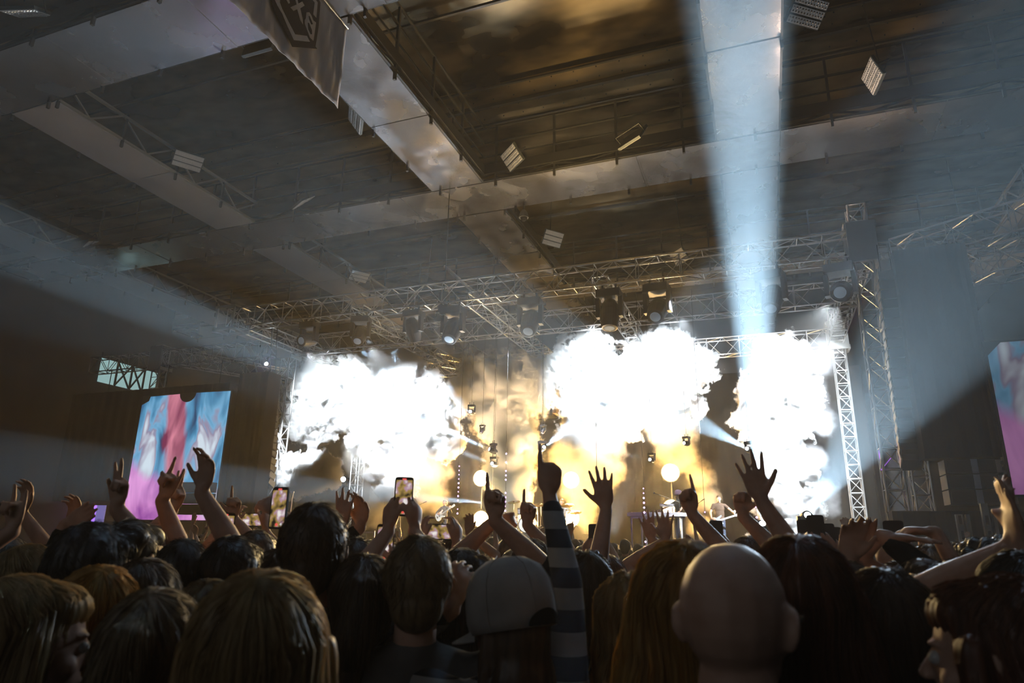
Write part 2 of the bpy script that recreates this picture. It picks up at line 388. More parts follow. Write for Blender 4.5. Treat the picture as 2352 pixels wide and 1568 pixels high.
decal('crest_letter', s_([(480, 145), (535, 212), (600, 180), (655, 370), (705, 455), (700, 370), (655, 165), (733, 115), (690, 42), (620, 80), (605, 0), (565, 0), (590, 95)]), m_ban, .062, em)
decal('crest_letter', s_([(765, 235), (820, 235), (860, 300), (890, 380), (940, 420), (893, 750), (830, 690), (780, 560), (735, 440), (735, 380), (755, 340)]), m_ban, .062, em)
decal('crest_letter', s_([(805, 300), (820, 310), (880, 450), (850, 455), (815, 370)]), m_ink, .069, em)
decal('crest_letter', s_([(790, 425), (810, 430), (860, 560), (862, 630), (840, 630), (800, 540)]), m_ink, .069, em)

# ================================================================ trusses, towers, screens, PA, stage
def box_truss(a, b, up=(0, 0, 1), w=.5, h=.7, seg=.62, r=.027, m=None):
    """square lattice truss from a to b (centre line of the box)"""
    a = Vector(a); b = Vector(b); d = (b - a); Ld = d.length; d.normalize(); u = Vector(up); x = d.cross(u).normalized(); y = x.cross(d).normalized()
    c = [x * (w / 2 * i) + y * (h / 2 * j) for i, j in ((-1, -1), (1, -1), (1, 1), (-1, 1))]
    mb = MB()
    for k in c: mb.tube([a + k, b + k], r, 6)
    n = max(2, round(Ld / seg)); s = Ld / n
    for i in range(n + 1):
        for k in range(4):
            p = a + d * (s * i)
            if i % 2 == 0 or k in (0, 2): mb.tube([p + c[k], p + c[(k + 1) % 4]], r * .55, 5)
    for i in range(n):
        for k in range(4):
            p = a + d * (s * i); q = a + d * (s * (i + 1))
            (mb.tube([p + c[k], q + c[(k + 1) % 4]], r * .55, 5) if (i + k) % 2 else mb.tube([p + c[(k + 1) % 4], q + c[k]], r * .55, 5))
    return mb
def truss(a, b, label, **kw):
    a = Vector(a); b = Vector(b); m = kw.pop('m', m_alu); grp = kw.pop('group', None)
    mb = box_truss(Vector((0, 0, 0)), b - a, **kw)
    return tag(mb.build('lighting_truss', m, loc=a), label, 'truss', grp)
TZ = 9.28
truss((-17.9, 18.25, TZ), (3.2, 18.25, TZ), 'front cross truss carrying the moving heads above the stage edge')
truss((-29.5, 21.95, TZ), (3.2, 21.95, TZ), 'second cross truss running past the left stage tower to the left wall', m=m_alu_d)
truss((-17.9, 27.2, TZ), (3.2, 27.2, TZ), 'rear cross truss behind the smoke', m=m_alu_d)
for x, nm in ((-17.6, 'leftmost lengthways truss joining front and rear cross trusses'), (-12.75, 'lengthways truss above the left smoke cloud'), (-8.3, 'lengthways truss above the middle of the stage'), (-4.2, 'lengthways truss above the right smoke arch'), (2.9, 'rightmost lengthways truss at the stage tower')):
    truss((x, 18.55, TZ - .1), (x, 26.9, TZ - .1), nm, h=.45)
truss((-25.5, 22.3, TZ + .3), (-19, 34, TZ + .2), 'slanting truss far left behind the left screen', m=m_alu_d)
truss((3.6, 18.2, 8.9), (9.6, 14.6, 8.9), 'wing truss slanting out above the right screen', m=m_alu_d)
truss((3.6, 19.6, 8.5), (10.4, 16.2, 8.7), 'lower wing truss behind the slanting one on the right', m=m_alu_d)
truss((3.9, 21.5, 9.4), (9.9, 21.5, 9.4), 'short level truss behind the right wing trusses', m=m_alu_d)
def tower(x, y, z1, label, w=.42):
    r = thing('truss_tower', label, 'truss tower', (x, y, 0))
    box_truss((0, 0, .05), (0, 0, z1), up=(0, 1, 0), w=w, h=w, seg=.5, r=.03).build('mast', m_alu, r)
    MB().box(-.5, .5, -.5, .5, 0, .05).build('base_plate', m_steel, r)
    g = MB()
    for sx in (-1, 1):
        g.box(-.34, .34, sx * .34 - .04, sx * .34 + .04, TZ - .55, TZ + .55); g.box(sx * .34 - .04, sx * .34 + .04, -.34, .34, TZ - .55, TZ - .4); g.box(sx * .34 - .04, sx * .34 + .04, -.34, .34, TZ + .4, TZ + .55)
    g.build('sleeve_block', m_steel_l, r)
    return r
tower(2.85, 18.25, 10.4, 'aluminium truss tower at the right front corner of the stage')
tower(3.0, 27.0, 10.4, 'thinner-looking truss tower at the right rear corner of the stage')
tower(-18.2, 21.95, 9.9, 'truss tower left of the smoke beside the left stage edge')
tower(-17.75, 27.0, 9.9, 'truss tower at the left rear corner of the stage')
tower(-25.3, 21.95, 9.9, 'truss tower left of the left video screen')
tower(3.95, 21.2, 10.1, 'truss tower between the right stage corner and the right speaker drape')
# corner sleeve at the free left end of the front truss
s_ = thing('truss_sleeve', 'pale corner block at the left end of the front truss', 'truss corner', (-17.9, 18.25, TZ))
for z0, z1 in ((-.46, -.38), (.38, .46)):
    MB().box(-.45, -.3, -.4, .4, z0, z1).box(.3, .45, -.4, .4, z0, z1).box(-.45, .45, -.4, -.27, z0, z1).box(-.45, .45, .27, .4, z0, z1).build('frame_plate', m_steel_l, s_)
for i in (-1, 1):
    for j in (-1, 1): MB().bar((.38 * i, .34 * j, -.4), (.38 * i, .34 * j, .4), .06, .06).build('post', m_steel_l, s_)
# strut and hanging cables
tag(MB().tube([at(583, 832, 1, 21.5), at(652, 1040, 1, 21.5)], .035, 8).build('diagonal_strut', m_alu), 'diagonal pole leaning against the left stage tower', 'pole')
tag(MB().tube([at(1022, 612, 1, 19.5), at(1110, 690, 1, 18.4)], .06, 8).build('support_pole', m_alu), 'thick slanting pole above the front truss', 'pole')
ch = thing('chain_hoist', 'black chain hoist lifting the front truss left of centre', 'chain hoist', at(1020, 700, 1, 18.3))
h0 = ch.location
MB().tube([(0, 0, .4), (0, 0, 16.3 - h0.z)], .02, 6).build('chain', m_steel, ch)
MB().box(-.14, .14, -.14, .14, -.3, .4).lathe([(.1, -.45), (.14, -.3)], 12).build('motor_body', mat('hoist_black', (.02, .02, .02), .4), ch)
pc = thing('ceiling_camera', 'dome camera on a drop pole under the girder crossing', 'camera', at(1203, 500, 1, 19.9))
MB().tube([(0, 0, .25), (0, 0, 13.0 - pc.location.z)], .035, 8).build('drop_pole', m_steel, pc)
MB().lathe([(.05, .3), (.13, .2), (.17, .05), (.17, 0)], 16).build('housing', m_steel_l, pc)
MB().ell((0, 0, 0), (.13, .13, .14), 14, 8).build('dome', mat('smoked_dome', (.02, .02, .02), .1), pc)

# ---- moving heads under the front truss
m_fix = mat('fixture_black', (.018, .019, .022), .42)
m_glass = mat('fixture_lens', (.6, .7, .8), .1, emit=(.7, .85, 1), es=.06)
m_glass_on = mat('fixture_lens_lit', (.9, .95, 1), .1, emit=(.8, .93, 1), es=60)
def moving_head(loc, tgt, label, lit=False, s=1.0, grp=None, hang=True):
    loc = Vector(loc); r = thing('moving_head', label, 'stage light', loc, 0, grp); r.scale = (s, s, s)
    sg = 1 if hang else -1
    d = (Vector(tgt) - loc).normalized()
    yaw = math.atan2(d.y, d.x); r.rotation_euler = (0, 0, yaw); pitch = math.asin(max(-1, min(1, d.z)))
    MB().box(-.16, .16, -.21, .21, .36 * sg - .07, .36 * sg + .07).build('base', m_fix, r)
    if hang: MB().tube([(0, -.12, .4), (0, -.12, .6)], .02, 6).tube([(0, .12, .4), (0, .12, .6)], .02, 6).build('clamp', m_steel, r)
    for j in (-1, 1):
        MB().box(-.07, .07, j * .2 - .035, j * .2 + .035, min(-.06 * sg, .3 * sg), max(-.06 * sg, .3 * sg)).build('yoke_arm', m_fix, r)
    M = Matrix.Rotation(math.pi / 2 - pitch, 4, 'Y')
    hd = MB().lathe([(.03, -.285), (.10, -.26), (.15, -.17), (.17, -.05), (.17, .06), (.155, .18), (.14, .27), (.12, .275)], 24, M).build('head', m_fix, r, smooth=False)
    MB().lathe([(.118, .262), (.08, .28), (.01, .285)], 20, M).build('lens', m_glass_on if lit else m_glass, hd)
    return r
HB = TZ - .35
heads = [((708, 790), (-14.6, 12, 6), 'moving head turned sideways at the left end of the front truss'), ((825, 795), (-11, 14, 3), 'moving head tilted at the second place of the front truss'), ((948, 770), (-10, 22, 2), 'small tilted moving head on the front truss, third from its left end'),
         ((1040, 760), (-8.9, 15, 3), 'egg-shaped moving head left of the brown smoke'), ((1218, 735), (-6, 15, 3.5), 'large egg-shaped moving head above the brown smoke'), ((1400, 705), (-3.8, 17, 2), 'moving head above the dip of the right smoke arch'), ((1510, 690), (-2.9, 14, 4), 'large bright-bottomed moving head above the right smoke lobe'),
         ((1770, 645), (0, 16, 5), 'moving head in the glare beside the tall beam'), ((1932, 665), (1.2, 13, 6), 'dark moving head next to the right tower'), ((2095, 665), (4.4, 14, 5), 'dark bulky fixture on the right wing truss')]
for (p, t, lb) in heads:
    q = at(p[0], p[1], 1, 18.05)
    s_ = 1.65 if p[0] > 1000 else 1.4; moving_head((q.x, 18.05, HB - .56 * s_ if p[0] < 2000 else 7.66), t, lb, s=s_)
q = at(607, 832, 1, 20.5)
moving_head(q, at(700, 900, 1, 19), 'moving head with a small teal beam beside the left tower', lit=True, s=.8)

# ---- stage
m_stage = noisy(mat('stage_deck', (.04, .04, .04), .45), (.025, .025, .025), (.06, .055, .05), ns=3)
st = thing('stage', 'black stage platform with skirt', 'stage', (-7.5, 23, 0))
MB().box(-10.6, 10.7, -6, 6.6, 1.45, 1.55).build('deck', m_stage, st)
MB().box(-10.5, 10.6, -5.9, 6.5, .02, 1.45).build('skirt', m_black, st)
ris = thing('drum_riser', 'low black riser under the drum kit', 'riser', (-7.9, 24.5, 1.55))
MB().box(-1.7, 1.7, -1.3, 1.3, 0, .4).build('deck', m_stage, ris)
# backdrop drape
mb = MB(); n = 260
for zz in (1.56, 8.6): pass
vs = []; fs = []
for i in range(n + 1):
    x = -18.5 + 22.5 * i / n; y = 29.35 + .008 * math.sin(i * .9) + .004 * math.sin(i * 2.3)
    vs += [(x, y, 0.02), (x, y, 8.7)]
for i in range(n): fs.append((2 * i, 2 * i + 2, 2 * i + 3, 2 * i + 1))
o = mb.add(vs, fs).build('backdrop_curtain', mat('backdrop_cloth', (.008, .0065, .005), .95, spec=.02), smooth=True)
o.modifiers.new('t', 'SOLIDIFY').thickness = .02
tag(o, 'dark folded curtain closing the back of the stage', 'curtain')
# side drapes: black blocks beside the left screen and above the right speakers
def drape(x0, x1, y, z0, z1, label, dpt=.6):
    vs = []; fs = []; n = max(8, int((x1 - x0) * 10)); mb = MB()
    for i in range(n + 1):
        x = x0 + (x1 - x0) * i / n; yy = y + .03 * math.sin(i * 1.1)
        vs += [(x, yy, z0), (x, yy, z1), (x, y + dpt, z0), (x, y + dpt, z1)]
    for i in range(n):
        a = 4 * i; fs += [(a, a + 4, a + 5, a + 1), (a + 2, a + 3, a + 7, a + 6), (a + 1, a + 5, a + 7, a + 3), (a, a + 2, a + 6, a + 4)]
    fs += [(0, 1, 3, 2), (4 * n, 4 * n + 2, 4 * n + 3, 4 * n + 1)]
    return tag(mb.add(vs, fs).build('speaker_drape', m_drape, smooth=False), label, 'drape')
m_drape = mat('scrim_black', (.018, .017, .018), .95, spec=.03)
drape(3.35, 4.85, 17.1, 3.62, 8.6, 'black scrim hiding the hung speakers left of the right screen')
dr_ = drape(-29.5, -20.4, 21.2, 3.0, 7.75, 'dark scrim wall left of the left screen')
MB().tube([(-28, 21.72, 7.7), (-28, 21.72, 8.94)], .02, 6).tube([(-24.5, 21.72, 7.7), (-24.5, 21.72, 8.94)], .02, 6).tube([(-21.5, 21.72, 7.7), (-21.5, 21.72, 8.94)], .02, 6).build('hanging_cable', m_steel, dr_)
drape(-16.2, -15.0, 17.2, 2.3, 6.9, 'dark scrim between the left screen and the stage')
drape(2.6, 5.6, 17.4, .02, 2.5, 'black cloth in front of the right speaker stand')
drape(-15.8, -14.6, 17.5, .02, 2.25, 'black cloth under the left screen')

# ---- led screens
def screen(x0, x1, z0, z1, y, label, right=False):
    r = thing('video_screen', label, 'video screen', ((x0 + x1) / 2, y, z0)); w_ = x1 - x0; h_ = z1 - z0
    MB().box(-w_ / 2 - .05, w_ / 2 + .05, .02, .25, -.05, h_ + .05).build('cabinet', m_fix, r)
    m = bpy.data.materials.new('led_picture'); m.use_nodes = True; nt = m.node_tree
    for n_ in list(nt.nodes): nt.nodes.remove(n_)
    out = N(m, 'ShaderNodeOutputMaterial'); em = N(m, 'ShaderNodeEmission'); tc = N(m, 'ShaderNodeTexCoord')
    mp = N(m, 'ShaderNodeMapping'); mp.inputs['Rotation'].default_value = (0, .5, 0); mp.inputs['Scale'].default_value = (1.0, 1, .45)
    n1 = N(m, 'ShaderNodeTexNoise'); n1.inputs['Scale'].default_value = 1.15; n1.inputs['Detail'].default_value = 3; n1.inputs['Distortion'].default_value = .6
    L(m, tc.outputs['Object'], mp.inputs[0]); L(m, mp.outputs[0], n1.inputs['Vector'])
    sx = N(m, 'ShaderNodeSeparateXYZ'); L(m, tc.outputs['Object'], sx.inputs[0])
    # the picture: pink shirt low left, a raised arm up the middle, blue truss picture behind
    cr = N(m, 'ShaderNodeValToRGB'); e = cr.color_ramp.elements
    e[0].position = .33; e[0].color = (.02, .06, .16, 1); e[1].position = .66; e[1].color = (.75, .88, 1, 1)
    k = e.new(.44); k.color = (.07, .3, .55, 1); k = e.new(.52); k.color = (.2, .5, .78, 1); k = e.new(.57); k.color = (.35, .3, .45, 1)
    L(m, n1.outputs['Fac'], cr.inputs[0])
    arm = N(m, 'ShaderNodeMath', operation='MULTIPLY_ADD'); arm.inputs[1].default_value = -.16 if not right else .3; 
    L(m, sx.outputs['Z'], arm.inputs[0]); arm.inputs[2].default_value = .25 if not right else -.4
    d1 = N(m, 'ShaderNodeMath', operation='SUBTRACT'); L(m, sx.outputs['X'], d1.inputs[0]); L(m, arm.outputs[0], d1.inputs[1])
    ab = N(m, 'ShaderNodeMath', operation='ABSOLUTE'); L(m, d1.outputs[0], ab.inputs[0])
    wob = N(m, 'ShaderNodeMath', operation='MULTIPLY_ADD'); L(m, n1.outputs['Fac'], wob.inputs[0]); wob.inputs[1].default_value = 1.0; L(m, ab.outputs[0], wob.inputs[2])
    mr = N(m, 'ShaderNodeMapRange'); mr.inputs['From Min'].default_value = .82; mr.inputs['From Max'].default_value = .98; mr.inputs['To Min'].default_value = 1; mr.inputs['To Max'].default_value = 0
    L(m, wob.outputs[0], mr.inputs[0])
    mx = N(m, 'ShaderNodeMix', data_type='RGBA'); L(m, mr.outputs[0], mx.inputs['Factor']); L(m, cr.outputs[0], mx.inputs['A'])
    cr2 = N(m, 'ShaderNodeValToRGB'); cr2.color_ramp.elements[0].position = .38; cr2.color_ramp.elements[0].color = (.22, .03, .1, 1); cr2.color_ramp.elements[1].position = .62; cr2.color_ramp.elements[1].color = (.85, .3, .42, 1)
    L(m, n1.outputs['Fac'], cr2.inputs[0]); L(m, cr2.outputs[0], mx.inputs['B'])
    # low pink area
    lp = N(m, 'ShaderNodeMath', operation='MULTIPLY_ADD'); lp.inputs[1].default_value = .45; L(m, sx.outputs['X'], lp.inputs[0]); L(m, sx.outputs['Z'], lp.inputs[2])
    l2 = N(m, 'ShaderNodeMath', operation='MULTIPLY_ADD'); L(m, n1.outputs['Fac'], l2.inputs[0]); l2.inputs[1].default_value = 1.4; L(m, lp.outputs[0], l2.inputs[2])
    m2 = N(m, 'ShaderNodeMapRange'); m2.inputs['From Min'].default_value = 1.5; m2.inputs['From Max'].default_value = 1.9; m2.inputs['To Min'].default_value = 1; m2.inputs['To Max'].default_value = 0
    L(m, l2.outputs[0], m2.inputs[0])
    mx2 = N(m, 'ShaderNodeMix', data_type='RGBA'); L(m, m2.outputs[0], mx2.inputs['Factor']); L(m, mx.outputs['Result'], mx2.inputs['A'])
    cr3 = N(m, 'ShaderNodeValToRGB'); cr3.color_ramp.elements[0].position = .35; cr3.color_ramp.elements[0].color = (.35, .08, .42, 1); cr3.color_ramp.elements[1].position = .6; cr3.color_ramp.elements[1].color = (.9, .38, .85, 1)
    L(m, n1.outputs['Fac'], cr3.inputs[0]); L(m, cr3.outputs[0], mx2.inputs['B'])
    L(m, mx2.outputs['Result'], em.inputs['Color']); em.inputs['Strength'].default_value = .85 if not right else .24
    L(m, em.outputs[0], out.inputs['Surface']); m.cycles.emission_sampling = 'NONE'
    f = MB()
    c = .28
    if right:
        f.add([(-w_ / 2, 0, 0), (w_ / 2, 0, 0), (w_ / 2, 0, h_), (-w_ / 2 + c, 0, h_), (-w_ / 2, 0, h_ - c)], [(0, 1, 2, 3, 4)])
    else:   # notch at the top middle and a cut upper left corner, like the shadowed fixture shapes there
        top = [(w_ / 2, h_)] + [(.1 + .36 * math.cos(t), h_ + .02 - .3 * math.sin(t)) for t in [i * math.pi / 10 for i in range(11)]] + [(-w_ / 2 + .35, h_), (-w_ / 2 + .3, h_ - .15), (-w_ / 2, h_ - .28)]
        pts = [(-w_ / 2, 0), (w_ / 2, 0)] + top
        import mathutils.geometry as G
        P3 = [Vector((a, 0, b)) for a, b in pts]; f.add(P3, [tuple(t) for t in G.tessellate_polygon([P3])])
    f.build('picture', m, r)
    for q_ in (-1, 1): MB().bar((q_ * w_ * .4, .14, -.04), (q_ * w_ * .4, .14, -z0), .12, .12).build('support_leg', m_steel, r)
    return r
screen(-20.15, -16.3, 2.15, 6.28, 17.0, 'tall led screen on the left showing a pink and blue crowd picture')
screen(4.84, 8.6, 2.82, 6.1, 17.0, 'dim pink led screen cut by the right edge', right=True)

# ---- PA: hung and stacked speakers
m_spk = mat('speaker_black', (.035, .035, .037), .6)
m_spk_w = mat('speaker_strip_grey', (.5, .52, .6), .5)
m_spk_s = mat('speaker_side', (.30, .24, .22), .6)
def pa_cab(x, y, z, w_, h_, d_, label, grp, strip=True):
    r = thing('speaker_cabinet', label, 'speaker', (x, y, z), 0, grp)
    MB().box(-w_ / 2, w_ / 2, 0, d_, .01, h_ - .01).build('body', m_spk, r)
    g = MB().box(-w_ / 2 + .04, w_ / 2 - .04, -.015, 0, .04, h_ - .04).build('grille', m_fix, r)
    if strip:
        MB().box(.02, .14, -.03, -.012, .01, h_ - .01).build('centre_strip', m_spk_w, r)
        s = MB().box(w_ / 2, w_ / 2 + .28, .0, .03, .02, h_ - .03).build('side_plate', m_spk_s, r)
        MB().lathe([(.06, 0), (.06, .02)], 12, Matrix.Translation((w_ / 2 + .14, -.02, h_ * .68)) @ Matrix.Rotation(-math.pi / 2, 4, 'X')).lathe([(.05, 0), (.05, .02)], 12, Matrix.Translation((w_ / 2 + .14, -.02, h_ * .32)) @ Matrix.Rotation(-math.pi / 2, 4, 'X')).build('hand_hole', m_fix, s)
for k in range(3):
    pa_cab(4.18, 17.15, 2.62 + .325 * k, .95, .32, .6, f'dark wide speaker cabinet under the right scrim, {("lowest", "middle", "topmost")[k]} of three', 'speakers left of the right screen')
for k in range(3):
    pa_cab(-16.9, 16.6, 2.3 + .34 * k, 1.15, .33, .6, f'grey speaker cabinet in front of the left screen, {("lowest", "middle", "topmost")[k]} of its stack', 'speakers before the left screen', strip=False)
for k in range(2):
    pa_cab(-15.7, 16.75, 1.2 + .5 * k, .75, .48, .6, f'purple-lit speaker cabinet under the left screen, {("lower", "upper")[k]} one', 'purple-lit speakers', strip=False)
m_rail_lit = mat('side_rail_warm_lit', (.7, .6, .42), .3, .9)  # warm back light is put into the rail colour
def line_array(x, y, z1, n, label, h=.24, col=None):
    col = col or m_rail_lit
    r = thing('line_array', label, 'speaker array', (x, y, 0))
    MB().tube([(-.12, .15, z1 - .02), (-.12, .15 if x > 0 else -.08, 8.95)], .015, 6).tube([(.12, .15, z1 - .02), (.12, .15 if x > 0 else -.08, 8.95)], .015, 6).build('hanging_cable', m_steel, r)
    for k in range(n):
        a = -.02 * k * k * .1; M = Matrix.Translation((0, .02 * k, z1 - h * (k + 1))) @ Matrix.Rotation(a, 4, 'X')
        MB().box(-.2, .2, 0, .35, .01, h - .01, M).build('array_element', m_spk, r)
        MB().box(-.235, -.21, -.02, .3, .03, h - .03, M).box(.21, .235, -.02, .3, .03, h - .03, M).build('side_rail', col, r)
line_array(-16.15, 18.6, 7.0, 15, 'long hung speaker array left of the left tower', col=m_steel)
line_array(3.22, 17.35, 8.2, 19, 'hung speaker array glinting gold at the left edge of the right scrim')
for x_, lb in ((3.75, 'first'), (4.22, 'second')):
    r = thing('ladder_frame', f'pale upright slotted frame before the right black cloth, {lb} from the tower', 'equipment frame', (x_, 16.6, 0))
    MB().box(-.12, .0, -.06, .06, 0, 2.5 + (.12 if lb == 'second' else -.1)).box(.06, .12, -.06, .06, 0, 2.4).build('upright', m_steel_l, r)
    b = MB()
    for k in range(7): b.box(-.08, -.03, -.068, -.06, .4 + k * .3, .58 + k * .3)
    b.build('slot', m_fix, r)
# purple-lit banners/poles at far left
m_purp = mat('purple_tube', (.3, .1, .8), .4, emit=(.38, .16, 1), es=1.6)
m_lilac = mat('lilac_panel', (.4, .35, .9), .5, emit=(.33, .3, .8), es=.45)
m_redp = mat('red_strip', (.4, .05, .05), .6, emit=(.35, .06, .06), es=.5)
m_pinkt = mat('pink_tube', (.8, .4, .9), .4, emit=(.85, .4, 1), es=1.5)
for (px, y0, y1, wd, mm, lb) in ((112, 1152, 1215, .05, m_purp, 'thin violet light tube, third from the left edge'), (60, 1155, 1235, .03, m_purp, 'faint violet light tube at the far left'), (155, 1152, 1205, .1, m_purp, 'bright violet light tube left of the red strip'), (165, 1154, 1200, .13, m_redp, 'red strip between violet tubes'), (176, 1154, 1196, .16, m_pinkt, 'lilac light tube right of the red strip')):
    a = at(px, y0, 1, 24); b = at(px - (y1 - y0) * .2, y1, 1, 24)
    o = tag(MB().tube([a, b], wd / 2, 8).build('light_tube', mm), lb, 'light tube'); MB().tube([b, (b.x, b.y, .02)], .02, 6).lathe([(.2, 0), (.2, .02)], 12, Matrix.Translation((b.x, b.y, 0))).build('floor_stand', m_steel, o)
a = at(233, 1160, 1, 24.5)
pn = thing('lit_panel', 'lilac lit panel left of the left screen', 'lit panel', (a.x, 24.5, 0)); MB().box(-.28, .28, 0, .06, .8, a.z).build('panel_face', m_lilac, pn); MB().box(-.26, .26, .01, .05, 0, .8).build('foot_panel', m_black, pn); MB().box(-.5, -.3, 0, .05, .8, a.z).build('edge_panel', m_purp, pn)
# far opening/window high at the left
a = at(302, 862, 0, -31.95); b_ = a
wd = MB().box(-1.9, 1.6, -.04, 0, -.75, .75)
o = wd.build('window_1', mat('window_glow', (.1, .15, .15), .5, emit=(.3, .5, .5), es=.9), loc=(-31.97, a.y, a.z)); o.rotation_euler = (0, 0, math.pi / 2); tag(o, kind='structure')
o2 = MB().box(-1.95, 1.65, -.1, -.05, .5, .8).box(-1.0, -.9, -.1, -.05, -.8, .8).box(-.1, 0, -.1, -.05, -.8, .8).box(.7, .8, -.1, -.05, -.8, .8).bar((-.95, -.08, -.75), (-.1, -.08, .5), .07).bar((-.1, -.08, -.75), (-.95, -.08, .5), .07).bar((-.05, -.08, -.75), (.7, -.08, .5), .07).bar((.7, -.08, -.75), (-.05, -.08, .5), .07).build('window_frame', m_fix, o)

# ---- blinders and floor lights at the back of the stage
m_blind = mat('blinder_glow', (1, .8, .5), .3, emit=(1, .62, .22), es=150)
def blinder(p, label, r_=.34):
    p = Vector(p); r = thing('blinder_light', label, 'stage light', (p.x, p.y, 1.55), 0, 'warm blinder lights')
    h = p.z - 1.55
    MB().tube([(0, .12, 0), (0, .12, h)], .03, 8).build('stand', m_steel, r)
    MB().lathe([(.3, 0), (.3, .02)], 16).build('foot_plate', m_steel, r)
    M = Matrix.Translation((0, 0, h)) @ Matrix.Rotation(math.pi / 2, 4, 'X')
    MB().lathe([(.12, -.2), (r_ + .02, -.02), (r_ + .03, .05), (r_, .05), (r_ - .01, -.0)], 20, M).build('housing', m_fix, r)
    MB().lathe([(r_ - .012, .01), (.01, .02)], 24, M).build('lamp_face', m_blind, r)
BL = [((1105, 1098), 'upper of the two left glowing'), ((1105, 1192), 'lower of the two left glowing'), ((1540, 1085), 'upper right glowing'), ((1543, 1168), 'lower right, behind the keyboard player, glowing'), ((1312, 1102), 'upper middle, inside white smoke, glowing'), ((1312, 1190), 'lower middle, behind the drums, glowing')]
for (p, lb) in BL: blinder(at(p[0], p[1], 1, 27), f'round warm blinder lamp, {lb}')
for (p, t, s, lb, _w, _a) in BEAMS:
    hi = p.z > 2.4; h = moving_head(p, t, lb, lit=True, s=s, hang=hi)
    if hi: MB().tube([(0, 0, .4), (0, 0, (TZ - .33 - p.z) / s)], .012, 6).build('drop_cable', m_steel, h)
    else: MB().box(-.2, .2, -.2, .2, (1.56 - p.z) / s, -.4).build('floor_case', m_fix, h)
for (a, b, lb) in ((1108, 988, 'small magenta lamp above the left blinder'), (1248, 988, 'small magenta lamp beside the brown smoke')):
    p = at(a, b, 1, YB + .1); h = moving_head(p, p + Vector((-.3, -1, -1.4)), lb, s=.45)
    MB().tube([(0, 0, .4), (0, 0, (TZ - .33 - p.z) / .45)], .015, 6).build('drop_cable', m_steel, h)
# LED strings of purple dots
m_dot = mat('led_dot', (.6, .3, 1), .3, emit=(.7, .35, 1), es=6)
for (px, y0, y1, lb) in ((1056, 1040, 1240, 'left of the brown smoke'), (1163, 1035, 1235, 'crossing the brown smoke'), (1373, 1195, 1260, 'beside the drums'), (1477, 1100, 1255, 'before the keyboards'), (1618, 1160, 1245, 'before the right guitarist'), (1735, 1150, 1235, 'left of the white glare')):
    a = at(px, y0, 1, 19.2); b = at(px, y1, 1, 19.2)
    r = thing('led_string', f'hanging string of small violet dots {lb}', 'light string', (a.x, a.y, 1.55))
    MB().tube([(0, 0, 0), (0, 0, 7.4)], .006, 5).build('wire', m_steel, r)
    mb = MB(); z = b.z - 1.55
    while z < a.z - 1.55:
        if rnd.random() < .75: mb.ell((0, 0, z), .028 if rnd.random() < .5 else .018, 6, 4)
        z += .13
    mb.build('led_dot', m_dot, r)

